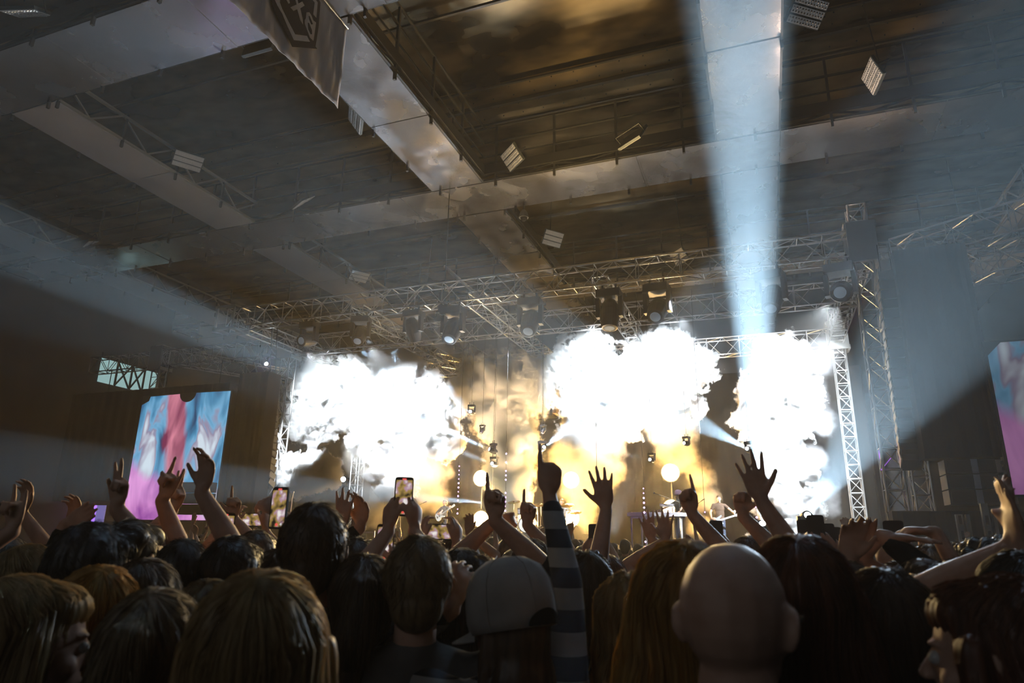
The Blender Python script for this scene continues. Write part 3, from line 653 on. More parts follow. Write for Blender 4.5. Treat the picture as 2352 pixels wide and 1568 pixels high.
# ================================================================ haze and smoke
def vol_scatter(m, dens, col=(1, 1, 1), an=.3):
    nt = m.node_tree
    for n_ in list(nt.nodes): nt.nodes.remove(n_)
    out = N(m, 'ShaderNodeOutputMaterial'); v = N(m, 'ShaderNodeVolumeScatter'); v.inputs['Color'].default_value = (*col, 1)
    v.inputs['Density'].default_value = dens; v.inputs['Anisotropy'].default_value = an; L(m, v.outputs[0], out.inputs['Volume']); return v
m_haze = bpy.data.materials.new('hall_haze'); m_haze.use_nodes = True; vol_scatter(m_haze, HAZE, (1, 1, 1), .35)
o = MB().box(-31.9, 13.9, -13.9, 40.9, .05, 16.5).build('haze', m_haze); tag(o, 'thin haze filling the hall', 'haze', kind='stuff')
def smoke(name, label, blobs, dens, col=(1, 1, 1), thr=.36, amp=1.7, ns=1.4, yscale=1.0, seed=0.0, soft=.8):
    """blobs: (px, py, radius px, Y).  One closed domain mesh per plume, density from soft blobs eroded by noise."""
    sph = []
    for (px, py, rp, Y) in blobs:
        p = at(px, py, 1, Y); q = at(px + rp, py, 1, Y); r = (q - p).length * 1.02; sph.append((p, r))
    mb = MB()
    for p, r in sph: mb.ell(p, (r * 1.0, r * .8, r * 1.0), 16, 10)
    m = bpy.data.materials.new(name + '_vapour'); m.use_nodes = True; nt = m.node_tree
    for n_ in list(nt.nodes): nt.nodes.remove(n_)
    out = N(m, 'ShaderNodeOutputMaterial'); v = N(m, 'ShaderNodeVolumeScatter'); v.inputs['Color'].default_value = (*col, 1); v.inputs['Anisotropy'].default_value = 0.1
    ge = N(m, 'ShaderNodeNewGeometry'); sc_ = N(m, 'ShaderNodeVectorMath', operation='MULTIPLY'); sc_.inputs[1].default_value = (1, 1.25, 1); L(m, ge.outputs['Position'], sc_.inputs[0])
    prev = None
    for p, r in sph:
        d = N(m, 'ShaderNodeVectorMath', operation='DISTANCE'); L(m, sc_.outputs[0], d.inputs[0]); d.inputs[1].default_value = (p.x, p.y * 1.25, p.z)
        f = N(m, 'ShaderNodeMath', operation='MULTIPLY_ADD'); L(m, d.outputs['Value'], f.inputs[0]); f.inputs[1].default_value = -1 / r; f.inputs[2].default_value = 1.0
        if prev is None: prev = f
        else:
            mx = N(m, 'ShaderNodeMath', operation='SMOOTH_MAX'); mx.inputs[2].default_value = .25; L(m, prev.outputs[0], mx.inputs[0]); L(m, f.outputs[0], mx.inputs[1]); prev = mx
    no = N(m, 'ShaderNodeTexNoise'); no.inputs['Scale'].default_value = ns; no.inputs['Detail'].default_value = 5.5; no.inputs['Roughness'].default_value = .62
    off = N(m, 'ShaderNodeVectorMath', operation='ADD'); off.inputs[1].default_value = (seed, seed * 2, -seed); L(m, ge.outputs['Position'], off.inputs[0]); L(m, off.outputs[0], no.inputs['Vector'])
    a = N(m, 'ShaderNodeMath', operation='MULTIPLY_ADD'); L(m, no.outputs['Fac'], a.inputs[0]); a.inputs[1].default_value = amp; L(m, prev.outputs[0], a.inputs[2])
    s = N(m, 'ShaderNodeMapRange'); s.inputs['From Min'].default_value = amp * .5 + thr * soft; s.inputs['From Max'].default_value = amp * .5 + thr; s.inputs['To Min'].default_value = 0; s.inputs['To Max'].default_value = dens
    L(m, a.outputs[0], s.inputs[0]); L(m, s.outputs[0], v.inputs['Density']); L(m, v.outputs[0], out.inputs['Volume'])
    m.cycles.volume_step_rate = STEP
    o = mb.build('smoke_cloud', m)
    rm = o.modifiers.new('r', 'REMESH'); rm.mode = 'VOXEL'; rm.voxel_size = .16
    dg = bpy.context.evaluated_depsgraph_get(); me = bpy.data.meshes.new_from_object(o.evaluated_get(dg)); o.modifiers.clear(); o.data = me
    if not me.materials: me.materials.append(m)
    return tag(o, label, 'smoke', 'smoke plumes on the stage', 'thing')
W1 = 9.0
smoke('smoke_left', 'big white smoke cloud over the left of the stage, widest at its top', [(735, 910, 95, 24.8), (720, 965, 72, 24.8), (800, 905, 100, 24.8), (885, 895, 125, 24.8), (900, 960, 120, 24.8), (975, 950, 105, 24.8), (1020, 1005, 62, 24.8), (905, 1040, 82, 24.8), (915, 1110, 58, 24.8)], W1)
smoke('smoke_left_tail', 'thin brownish warm-lit smoke trailing under the big left cloud', [(970, 1080, 75, 24.8), (840, 1100, 55, 24.8), (870, 1160, 60, 24.8), (985, 1140, 50, 24.8), (830, 1040, 55, 24.8)], .9, (1, .9, .78), thr=.7, seed=3, soft=.25)  # brownish tint puts warm blinder light into the smoke colour
smoke('smoke_jet', 'small white smoke jet blowing sideways beside the left tower', [(668, 1088, 55, 22.6), (712, 1085, 60, 22.6), (755, 1086, 40, 22.6), (640, 1095, 32, 22.6)], 9, ns=1.9, seed=5)
smoke('smoke_warm_tint', 'warm-lit tan smoke column in the middle, mushrooming at its top', [(1100, 885, 85, 24.6), (1170, 880, 100, 24.6), (1235, 880, 80, 24.6), (1150, 950, 85, 24.6), (1180, 1020, 80, 24.6), (1170, 1090, 75, 24.6), (1175, 1150, 60, 24.6), (1190, 1195, 40, 24.6)], 4.5, (1, .88, .7), thr=.42, seed=8, soft=.6, ns=1.5)  # tan of the warm lamps is mixed into the scatter colour
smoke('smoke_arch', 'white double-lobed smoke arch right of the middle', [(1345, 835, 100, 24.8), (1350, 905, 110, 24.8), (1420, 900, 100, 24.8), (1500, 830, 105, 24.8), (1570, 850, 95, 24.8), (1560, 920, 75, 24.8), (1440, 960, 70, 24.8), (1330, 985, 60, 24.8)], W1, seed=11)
smoke('smoke_arch_foot', 'smoke foot under the left side of the arch, lit orange from behind', [(1330, 1050, 85, 24.8), (1375, 1085, 70, 24.8), (1340, 1130, 62, 24.8), (1330, 1200, 55, 24.8), (1395, 1010, 62, 24.8)], 1.6, (1, .92, .78), thr=.6, seed=14, soft=.25)  # warm tint in the colour stands in for orange backlight
smoke('smoke_curl', 'orange-lit smoke curling down beside the right guitarist', [(1540, 985, 72, 24.8), (1570, 1050, 52, 24.8), (1605, 1095, 45, 24.8), (1618, 1150, 45, 24.8), (1610, 1210, 42, 24.8), (1530, 1040, 40, 24.8)], 1.2, (1, .9, .72), thr=.55, seed=17, soft=.25, ns=1.5)  # orange lamp light tinted into the smoke colour
smoke('smoke_right', 'tallest white smoke column at the right side of the stage', [(1800, 830, 95, 24.8), (1770, 900, 105, 24.8), (1830, 900, 90, 24.8), (1780, 990, 100, 24.8), (1800, 1080, 105, 24.8), (1800, 1160, 110, 24.8), (1810, 1230, 115, 24.8), (1720, 960, 62, 24.8)], W1, seed=20)
smoke('smoke_right_wisp', 'grey wispy smoke at the right edge of the tallest column', [(1870, 830, 65, 24.6), (1895, 800, 45, 24.6), (1865, 900, 55, 24.6), (1880, 970, 50, 24.6), (1890, 1130, 50, 24.6), (1905, 1165, 35, 24.6), (1870, 1050, 50, 24.6)], .8, (.95, .95, 1), thr=.7, seed=23, soft=.25)
smoke('smoke_low', 'low white smoke by the drums', [(1320, 1235, 40, 21.5), (1355, 1245, 30, 21.5)], 4, seed=26, ns=2)

# ================================================================ people
from mathutils.bvhtree import BVHTree
FAR = [False]
def remesh(mb, vox, smooth_it=4, name='m'):
    o = mb.build('tmp')
    r = o.modifiers.new('r', 'REMESH'); r.mode = 'VOXEL'; r.voxel_size = vox; r.use_smooth_shade = True
    s = o.modifiers.new('s', 'SMOOTH'); s.iterations = smooth_it; s.factor = .5
    if FAR[0] or (name == 'body' and vox < .009) or name == 'shirt': d = o.modifiers.new('d', 'DECIMATE'); d.ratio = .22 if FAR[0] else .32 if name == 'body' else .4
    dg = bpy.context.evaluated_depsgraph_get(); me = bpy.data.meshes.new_from_object(o.evaluated_get(dg))
    old = o.data; bpy.data.objects.remove(o); bpy.data.meshes.remove(old); me.name = name; me.shade_smooth(); return me
def put(me, name, m, parent):
    o = bpy.data.objects.new(name, me); C.objects.link(o); o.data.materials.clear(); o.data.materials.append(m); o.parent = parent; return o
m_skin = noisy(mat('skin_fair', (.55, .33, .24), .5, spec=.4), (.5, .29, .2), (.6, .37, .27), ns=20)
m_skin_t = mat('skin_tan', (.38, .21, .14), .5, spec=.4)
def hair_mat(name, col, col2, rough=.42, tr=.22):
    m = mat(name, col, rough, spec=.5); noisy(m, col2, col, scale=(30, 30, 2.5), ns=1.6, detail=3, lo=.35, hi=.65)
    nt = m.node_tree; b = nt.nodes['Principled BSDF']; out = nt.nodes['Material Output']
    t = N(m, 'ShaderNodeBsdfTranslucent'); t.inputs['Color'].default_value = (*[min(1, c * 1.6) for c in col], 1)
    mx = N(m, 'ShaderNodeMixShader'); mx.inputs[0].default_value = tr; L(m, b.outputs[0], mx.inputs[1]); L(m, t.outputs[0], mx.inputs[2]); L(m, mx.outputs[0], out.inputs['Surface'])
    return m
HM = dict(blond=hair_mat('hair_blond', (.55, .40, .20), (.28, .18, .08), tr=.38), gold=hair_mat('hair_golden', (.66, .40, .13), (.36, .19, .06), tr=.42), dblond=hair_mat('hair_dark_blond', (.30, .21, .11), (.14, .09, .05)),
          brown=hair_mat('hair_brown', (.12, .07, .04), (.05, .03, .02), tr=.15), dark=hair_mat('hair_dark', (.035, .025, .02), (.015, .012, .01), tr=.08), red=hair_mat('hair_auburn', (.20, .07, .03), (.08, .03, .015), tr=.18), grey=hair_mat('hair_grey', (.35, .33, .3), (.2, .19, .18)))
def cloth(name, col, bump=.25): return noisy(mat(name, col, .9, spec=.2), tuple(c * .8 for c in col), tuple(min(1, c * 1.15) for c in col), ns=9, bump=bump)
CM = dict(black=cloth('shirt_black', (.018, .018, .02)), grey=cloth('shirt_grey', (.13, .125, .12)), navy=cloth('shirt_navy', (.025, .035, .07)), white=cloth('shirt_white', (.45, .44, .42)), brown=cloth('shirt_brown', (.08, .05, .035)), green=cloth('shirt_green', (.03, .045, .035)), denim=cloth('shirt_denim', (.07, .10, .16)), red=cloth('shirt_red', (.16, .03, .03)))
m_stripe = mat('striped_knit', (.4, .4, .4), .9)
_b = m_stripe.node_tree.nodes['Principled BSDF']; _tc = N(m_stripe, 'ShaderNodeTexCoord'); _sp = N(m_stripe, 'ShaderNodeSeparateXYZ'); _sn = N(m_stripe, 'ShaderNodeMath', operation='SINE'); _ml = N(m_stripe, 'ShaderNodeMath', operation='MULTIPLY'); _ml.inputs[1].default_value = 62
_cr = N(m_stripe, 'ShaderNodeValToRGB'); _cr.color_ramp.interpolation = 'CONSTANT'; _cr.color_ramp.elements[0].color = (.02, .02, .025, 1); _cr.color_ramp.elements[1].position = .5; _cr.color_ramp.elements[1].color = (.30, .285, .27, 1)
_ma = N(m_stripe, 'ShaderNodeMath', operation='MULTIPLY_ADD'); _ma.inputs[1].default_value = .5; _ma.inputs[2].default_value = .5
L(m_stripe, _tc.outputs['Object'], _sp.inputs[0]); L(m_stripe, _sp.outputs['Z'], _ml.inputs[0]); L(m_stripe, _ml.outputs[0], _sn.inputs[0]); L(m_stripe, _sn.outputs[0], _ma.inputs[0]); L(m_stripe, _ma.outputs[0], _cr.inputs[0]); L(m_stripe, _cr.outputs[0], _b.inputs['Base Color'])
CM['stripe'] = m_stripe
m_eye = mat('eye', (.6, .58, .55), .2); m_jean = cloth('trousers_denim', (.04, .05, .08)); m_shoe = mat('shoe', (.03, .03, .03), .6)
m_glas = mat('glasses_frame', (.02, .02, .02), .25, .3); m_capw = cloth('cap_cotton', (.33, .31, .29), .15)

FING = {'open': [(0, 0), (0, 0), (0, 0), (0, 0), 0], 'relax': [(25, 20), (30, 25), (35, 28), (40, 30), 15], 'claw': [(15, 25), (20, 35), (30, 40), (30, 35), 5], 'point': [(2, 4), (85, 80), (85, 80), (85, 80), 55],
        'horns': [(0, 5), (85, 80), (85, 80), (0, 5), 45], 'fist': [(85, 80), (85, 80), (85, 80), (85, 80), 55], 'L': [(0, 5), (85, 80), (85, 80), (85, 80), -15], 'two': [(0, 3), (0, 3), (85, 80), (85, 80), 50], 'hold': [(55, 50), (60, 50), (60, 50), (60, 50), 40], 'grip': [(22, 40), (26, 42), (30, 44), (34, 46), 30], 'flat': [(4, 4), (3, 4), (4, 4), (6, 6), 10]}
def hand(mb, w, d, n, sg, pose, s=1.0):
    """w wrist, d along the hand, n out of the palm, sg +1 when the thumb lies along d x n"""
    d = Vector(d).normalized(); n = Vector(n); n = (n - d * n.dot(d)).normalized(); x = d.cross(n) * sg
    fp = FING[pose]; spread = {'open': 9, 'claw': 8, 'relax': 4, 'two': 7}.get(pose, 1.5)
    M = Matrix((x, n, d)).transposed().to_4x4()
    mb.ell(w + d * .045 * s, (.041 * s, .0155 * s, .055 * s), 12, 8, M.to_3x3())
    mb.ell(w + d * .062 * s, (.043 * s, .0135 * s, .034 * s), 12, 8, M.to_3x3())
    for i, (bx, by, ln, r) in enumerate(((.030, .088, .074, .0098), (.010, .094, .080, .0100), (-.011, .091, .075, .0097), (-.031, .082, .060, .0087))):
        p = w + (x * bx + d * by) * s - d * .012 * s; a = math.radians(spread * (1.5 - i)); c1, c2 = (math.radians(v) for v in fp[i])
        dd = (d * math.cos(a) + x * math.sin(a)); ang = 0
        for k, (fr, cu) in enumerate(((.48, c1), (.29, c2), (.23, c2 * .7))):
            ang += cu; q = p + (dd * math.cos(ang) + n * math.sin(ang)) * ln * fr * s * (1.12 if k == 0 else 1)
            mb.cap(p, q, r * s * (1 - .1 * k), r * s * (.92 - .1 * k), 8); p = q
    t = fp[4]; a = math.radians(48 - t * .6); p = w + (x * .022 + d * .022) * s
    q = p + (d * math.cos(a) + x * math.sin(a) + n * .25).normalized() * .045 * s; mb.cap(p, q, .0145 * s, .0105 * s, 8)
    a2 = a - math.radians(12 + t * .5); q2 = q + (d * math.cos(a2) + x * math.sin(a2) + n * (.25 + t * .012)).normalized() * .034 * s; mb.cap(q, q2, .0102 * s, .0088 * s, 8)
def ik(a, t, l1, l2, pole):
    a = Vector(a); t = Vector(t); v = t - a; D = v.length; mx = (l1 + l2) * .995
    if D > mx: k = min(1.22, D / mx); l1 *= k; l2 *= k; D = min(D, (l1 + l2) * .995); t = a + v.normalized() * D
    u = v.normalized(); x = (l1 * l1 - l2 * l2 + D * D) / (2 * D); h = math.sqrt(max(l1 * l1 - x * x, 1e-5)); pl = Vector(pole); pl = (pl - u * pl.dot(u)).normalized()
    return a + u * x + pl * h, t
NZ = lambda p, k: (math.sin(p.x * 37 * k + 1.3) * math.cos(p.y * 41 * k) + math.sin(p.z * 33 * k + p.x * 19 * k)) * .5
rr_len = dict(long=.36, wavy=.34, half=.26, pony=.1, bob=.1)
def make_person(loc, H, yaw=0.0, hair='short', hc='dark', top='black', arms=(), label='', name='person', vox=.0075, female=False, fine=False, ns_=1.0, sleeves='short', group=None, turn=0.0, skin=None, glasses=False, pants=None, lean=0.0, hairw=1.0, tilt=0.0, legs=True):
    """arms: dicts side(+1 right,-1 left), w=(world wrist) or l=(local wrist), pose, d (hand direction, world), n (palm normal), sg, pole"""
    s = H / 1.75; root = thing(name, label, 'person', loc, yaw, group)
    skin = skin or m_skin
    R = Matrix.Rotation(-yaw, 3, 'Z')
    def loc2(w): return (R @ (Vector(w) - Vector(loc))) / s
    body = MB(); sh = MB(); wS = .168 if female else .19; cr = .155 if female else .17
    # head with its own turn / tilt about the neck
    nk = Vector((0, -.01, 1.50)); Hm = Matrix.Rotation(turn, 3, 'Z') @ Matrix.Rotation(tilt, 3, 'X')
    def h(p): return Hm @ (Vector(p) - nk) + nk
    def he(c, r, M=None, n=14, m=10, mb=body): mb.ell(h(c), r, n, m, Hm @ M if M is not None else Hm)
    he((0, -.012, 1.655), (.076, .096, .094)); he((0, .012, 1.632), (.066, .076, .085)); he((0, .030, 1.585), (.053, .056, .060)); he((0, .060, 1.548), (.025, .023, .021))
    body.cap(h((0, .080, 1.650)), h((0, .103, 1.608)), .006, .0095, 8); he((0, .098, 1.603), (.0145, .011, .0075)); he((0, .083, 1.577), (.020, .009, .0045)); he((0, .081, 1.568), (.017, .009, .005))
    for q in (-1, 1):
        he((q * .032, .077, 1.660), (.022, .010, .0055)); he((q * .044, .054, 1.606), (.02, .02, .02))
        he((q * .078, -.012, 1.632), (.0105, .020, .032), Matrix.Rotation(q * .55, 3, 'Z') @ Matrix.Rotation(q * .22, 3, 'Y'))
    body.cap((0, -.012, 1.40), h((0, -.018, 1.56)), .056 if not female else .047, .055 if not female else .046, 14)
    def torso(mb, g):
        mb.ell((0, -.005, 1.31), (cr + g, .105 + g, .16 + g), 18, 12); mb.ell((0, 0, 1.13), (cr * .88 + g, .10 + g, .2 + g), 18, 12); mb.ell((0, 0, .95), (cr * .95 + g, .115 + g, .13 + g), 18, 12)
        for q in (-1, 1):
            mb.cap((q * .05, -.01, 1.45), (q * (wS - .03), -.005, 1.405), .045 + g, .056 + g, 12)
            if female: mb.ell((q * .07, .085, 1.27), (.058 + g, .05, .058), 12, 8)
            mb.ell((q * .085, -.065, 1.33), (.075 + g, .05 + g, .09), 12, 8)
    torso(body, 0); torso(sh, .013); sh.cap((0, -.012, 1.42), (0, -.014, 1.475), .07, .066, 14)
    P = {}; armspec = {a['side']: a for a in arms}
    for q in (-1, 1):
        S = Vector((q * wS, -.005, 1.405)); a = armspec.get(q)
        if a is None: W = Vector((q * (wS + .07), .05, .86)); pole = (q * .6, -1, 0); d = Vector((0, .1, -1)); n = Vector((-q, 0, 0)); pose = 'relax'; sg = 1
        else:
            W = loc2(a['w']) if 'w' in a else Vector(a['l']); pole = a.get('pole', (q * 1.0, .25, -.55)); pose = a['pose']
            d = R @ Vector(a['d']) if 'd' in a else None; n = R @ Vector(a['n']) if 'n' in a else Vector((0, 1, 0)); sg = a.get('sg', 1)
            if (W.z > 1.5): S = S + Vector((-q * .02, 0, .035))
        E, W = ik(S, W, .29, .255, pole)
        if d is None: d = (W - E)
        thick = 1.0 if not female else .86
        body.cap(S, E, .052 * thick, .040 * thick, 12); body.cap(E, E + (W - E) * .35, .041 * thick, .0405 * thick, 12); body.cap(E + (W - E) * .35, W, .0405 * thick, .0265 * thick, 12); body.cap(W, W + d.normalized() * .02, .026 * thick, .025 * thick, 10)
        hand(body, W + d.normalized() * .012, d, n, sg, pose, .95 if female else 1.03)
        P[q] = (W, d.normalized(), n)
        k = .55 if sleeves == 'short' else 1.0
        sh.cap(S - (E - S) * .05, S + (E - S) * k, .064 * thick + .006, (.058 if k < 1 else .052) * thick, 14)
        if sleeves == 'long': sh.cap(E, E + (W - E) * .84, .052 * thick, .038 * thick, 14)
        elif sleeves == 'roll': sh.cap(S, E, .064 * thick, .052 * thick, 14)
    if legs:
        pn = MB()
        for q in (-1, 1):
            hp = Vector((q * .085, 0, .9)); kn = Vector((q * .1, .03, .48)); an = Vector((q * .11, -.01, .085))
            body.cap(hp, kn, .078, .05, 12); body.cap(kn, an, .05, .034, 12); body.cap((q * .11, -.02, .05), (q * .125, .13, .035), .034, .028, 10)
            pn.cap(hp, kn, .092, .062, 14); pn.cap(kn, (an.x, an.y, .1), .062, .05, 14)
        pn.ell((0, 0, .93), (cr * .97 + .012, .125, .11), 16, 10)
    def fin(mb, vx, it, nm): me = remesh(mb, vx, it, nm); me.transform(Matrix.Scale(s, 4)); return me
    bo = put(fin(body, vox, 6 if hair == 'bald' else 3, 'body'), 'body', skin, root)
    so = put(fin(sh, max(vox * 1.15, .011), 5, 'shirt'), 'shirt', CM[top], root)
    if legs:
        put(fin(pn, .02, 4, 'trousers'), 'trousers', pants or m_jean, root)
        f = MB()
        for q in (-1, 1): f.cap((q * .112, -.03, .045), (q * .128, .15, .04), .045, .04, 12); f.box(q * .12 - .045, q * .12 + .045, -.07, .19, 0, .02)
        put(fin(f, .016, 3, 'shoes'), 'shoes', m_shoe, root)
    e = MB()
    for q in (-1, 1): e.ell(h((q * .031, .0765, 1.637)), .0118, 10, 8)
    e.v = [tuple(Vector(v) * s) for v in e.v]; e.build('eyes', m_eye, root, smooth=True)
    # ---- hair
    hb = MB(); hx = lambda c, r, M=None: he(c, r, M, mb=hb)
    if hair != 'bald':
        g = .012 if hair in ('short', 'fade') else .016
        hx((0, -.036, 1.662), (.078 + g * hairw, .084 + g, .095 + g)); hx((0, .012, 1.705), (.064 + g * .6, .062 + g * .8, .038 + g * .8)); hx((0, -.062, 1.60), (.066 + g * .4, .052 + g, .07))
        if hair == 'quiff': hx((.01, .05, 1.735), (.055, .05, .035))
        if hair == 'curly':
            rr = random.Random(int(H * 1000)); 
            for i in range(70):
                a = rr.uniform(0, 6.28); t = rr.uniform(-.4, 1); v = Vector((math.cos(a) * math.sqrt(1 - t * t * .9) * .095, math.sin(a) * math.sqrt(1 - t * t * .9) * .11 - .025, 1.665 + t * .105))
                if v.y > .045 and v.z < 1.70: continue
                hx(v, (.026, .026, .026))
        if hair in ('long', 'wavy', 'half'):
            hx((0, -.045, 1.58), (.094 * hairw, .082, .12)); hx((0, -.068, 1.47), (.108 * hairw, .066, .13)); hx((0, -.088, 1.35), (.112 * hairw, .046, .13))
            if hair != 'half': hx((0, -.098, 1.24), (.10 * hairw, .036, .12))
            for q in (-1, 1): hb.cap(h((q * .076 * hairw, -.012, 1.66)), h((q * .096 * hairw, -.022, 1.44)), .02, .026, 10); hb.cap(h((q * .096 * hairw, -.022, 1.44)), h((q * .105 * hairw, .01, 1.28)), .026, .014, 10)
        if hair == 'bob':
            hx((0, -.04, 1.60), (.10 * hairw, .085, .11)); hx((0, -.035, 1.54), (.105 * hairw, .08, .075))
            for q in (-1, 1): hb.cap(h((q * .08, .02, 1.66)), h((q * .094, .015, 1.50)), .024, .02, 10)
        if hair == 'pony':
            hb.cap(h((0, -.1, 1.70)), h((0, -.145, 1.69)), .028, .03, 12); hb.cap(h((0, -.145, 1.69)), h((-.012, -.165, 1.56)), .036, .046, 12); hb.cap(h((-.012, -.165, 1.56)), h((-.02, -.15, 1.34)), .045, .016, 12)
        if hair == 'bun': hx((0, -.09, 1.755), (.045, .045, .04))
        me = fin(hb, max(vox, .007) if fine else max(vox, .010), 3, 'hair')
        vs = np.zeros(len(me.vertices) * 3); me.vertices.foreach_get('co', vs); vs = vs.reshape(-1, 3); ns = np.zeros(len(me.vertices) * 3); me.vertices.foreach_get('normal', ns); ns = ns.reshape(-1, 3)
        ph = np.arctan2(vs[:, 1] + .02, vs[:, 0]); z = vs[:, 2]; hsh = sum(map(ord, label)) % 17
        amp = {'short': .0012, 'fade': .0008, 'curly': .003, 'wavy': .006}.get(hair, .0035)
        gr = np.sin(ph * 31 + 2.2 * np.sin(z * 9 + hsh)) * .5 + np.sin(ph * 53 + 3 * np.sin(z * 6 + 2 * hsh)) * .3 + np.sin(ph * 11 + z * 4 + hsh) * .6
        if hair == 'wavy': gr += 1.0 * np.sin(z * 48 + ph * 5)
        vs += ns * (gr * amp)[:, None]; me.vertices.foreach_set('co', vs.reshape(-1)); me.update()
        ho = put(me, 'hair', HM[hc], root)
        if fine:
            bm_ = BVHTree.FromPolygons([v.co[:] for v in me.vertices], [p.vertices[:] for p in me.polygons]); st = MB(); rr = random.Random(hsh + 3)
            longh = hair in ('long', 'wavy', 'half', 'pony', 'bob'); nstr = 520 if longh else 380
            nstr = int((820 if longh else 900) * ns_); ctr = h((0, -.03, 1.655)) * s; wh = Vector((0, -.45, 1)).normalized()
            for i in range(nstr):
                a = rr.uniform(-math.pi, math.pi); e1 = wh.cross(Vector((1, 0, 0))).normalized(); e2 = wh.cross(e1)
                t0 = rr.uniform(.02, 1.15) if longh else rr.uniform(.03, 1.75); pts = []; R_ = []; K = 13 if longh else 4
                ofs = rr.uniform(.0, .003) if rr.random() < .85 else rr.uniform(.003, .010); bend = rr.uniform(-.12, .12)
                for k in range(K):
                    u = k / (K - 1); th = t0 + (1.35 - t0) * min(1, u * 2.2) if longh else t0 + .17 * u; aa = a + bend * u
                    d_ = wh * math.cos(th) + (e1 * math.cos(aa) + e2 * math.sin(aa)) * math.sin(th)
                    dh = Hm @ d_
                    if longh and u > .45:
                        zz = (1.60 - (u - .45) / .55 * rr_len[hair]) ; o_ = h((0, -.05, 1.6)); src = Vector((o_.x + dh.x * .4, o_.y + dh.y * .4, zz)); dr = Vector((-dh.x, -dh.y, 0)).normalized()
                        r_ = bm_.ray_cast(src * s, dr)
                    else: r_ = bm_.ray_cast(ctr + dh * .4 * s, -dh)
                    if r_[0] is None: break
                    if (r_[0] / s - h((0, .10, 1.63))).length < .085: break
                    pts.append(r_[0] + r_[1] * (ofs * (.3 + u) + .0008)); R_.append((.0009 if longh else .0007) * (1 - .6 * u) + .0003)
                if len(pts) > 2 and all((pts[j + 1] - pts[j]).length < .17 for j in range(len(pts) - 1)): st.tube(pts, R_, 3, cap=False)
            st.build('loose_strands', HM[hc], ho, smooth=True)
    if hair == 'bald': pass
    if glasses:
        gl = MB()
        for q in (-1, 1):
            gl.tube([h((q * .034 + .026 * math.cos(t), .103, 1.638 + .02 * math.sin(t))) * s for t in [i * math.pi / 8 for i in range(17)]], .0022, 5, cap=False)
            gl.tube([h((q * .06, .102, 1.642)) * s, h((q * .083, .06, 1.644)) * s, h((q * .088, -.02, 1.64)) * s], .0022, 5)
        gl.tube([h((-.009, .105, 1.642)) * s, h((.009, .105, 1.642)) * s], .002, 5); gl.build('glasses', m_glas, root)
    return root, P, s, R
def headwear_cap(root, s, turn=0, col=None, back=True):
    nk = Vector((0, -.01, 1.50)) * s; M = Matrix.Translation(nk) @ Matrix.Rotation(turn, 4, 'Z') @ Matrix.Translation(-nk) @ Matrix.Translation((0, -.018 * s, 1.655 * s)) @ Matrix.Rotation(math.pi if back else 0, 4, 'Z') @ Matrix.Rotation(-.2, 4, 'X')
    prof = [(.103, -.05), (.109, -.02), (.109, .02), (.103, .06), (.085, .097), (.05, .120), (.01, .128)]; D = Matrix.Diagonal((.93, 1.14, 1, 1))
    f = MB(); f.lathe([(r * s, z_ * s) for r, z_ in prof], 36, M @ D); f.lathe([(.010 * s, .120 * s), (.009 * s, .128 * s), (.001, .13 * s)], 10, M)
    o = f.build('crown', col or m_capw, root, smooth=True)
    sm = MB()
    for k in range(3):
        a = k * math.pi / 3 + .2; sm.tube([M @ D @ Vector((r * 1.012 * math.cos(a) * s, r * 1.012 * math.sin(a) * s, z_ * s)) for r, z_ in prof], .0012, 4).tube([M @ D @ Vector((-r * 1.012 * math.cos(a) * s, -r * 1.012 * math.sin(a) * s, z_ * s)) for r, z_ in prof], .0012, 4)
    sm.build('seam', col or m_capw, o)
    g = MB(); pts = [(.052 * math.cos(t), .038 * math.sin(t)) for t in [math.pi * i / 12 for i in range(13)]]
    vs = []; fs_ = []
    for i, (x, z_) in enumerate(pts):
        for j in range(5):
            zz = z_ * j / 4; yy = -math.sqrt(max(0, .1095 ** 2 - (x / .93) ** 2)) * 1.14 - .0035; vs.append(M @ Vector((x * s, yy * s, (zz - .049) * s)))
    for i in range(len(pts) - 1):
        for j in range(4): q_ = i * 5 + j; fs_.append((q_, q_ + 1, q_ + 6, q_ + 5))
    g.add(vs, fs_).build('strap_opening', m_black, o)
    sgn = 1; n = 16; vs = []; b = MB()
    for k in range(n + 1):
        a = math.pi * (.16 + .68 * k / n); x = math.cos(a); w_ = math.sin(math.pi * k / n) ** .5
        for rr, dz in ((.097, -.036), (.10 + .068 * w_, -.052 - .012 * abs(x))): vs += [M @ Vector((x * rr * .93 * s, (math.sin(a) * rr * 1.14) * s, dz * s)), M @ Vector((x * rr * .93 * s, (math.sin(a) * rr * 1.14) * s, (dz - .004) * s))]
    fs = []
    for k in range(n):
        a = 4 * k; fs += [(a, a + 4, a + 6, a + 2), (a + 1, a + 3, a + 7, a + 5), (a + 2, a + 6, a + 7, a + 3)]
    b.add(vs, fs).build('peak', col or m_capw, o, smooth=True); return o

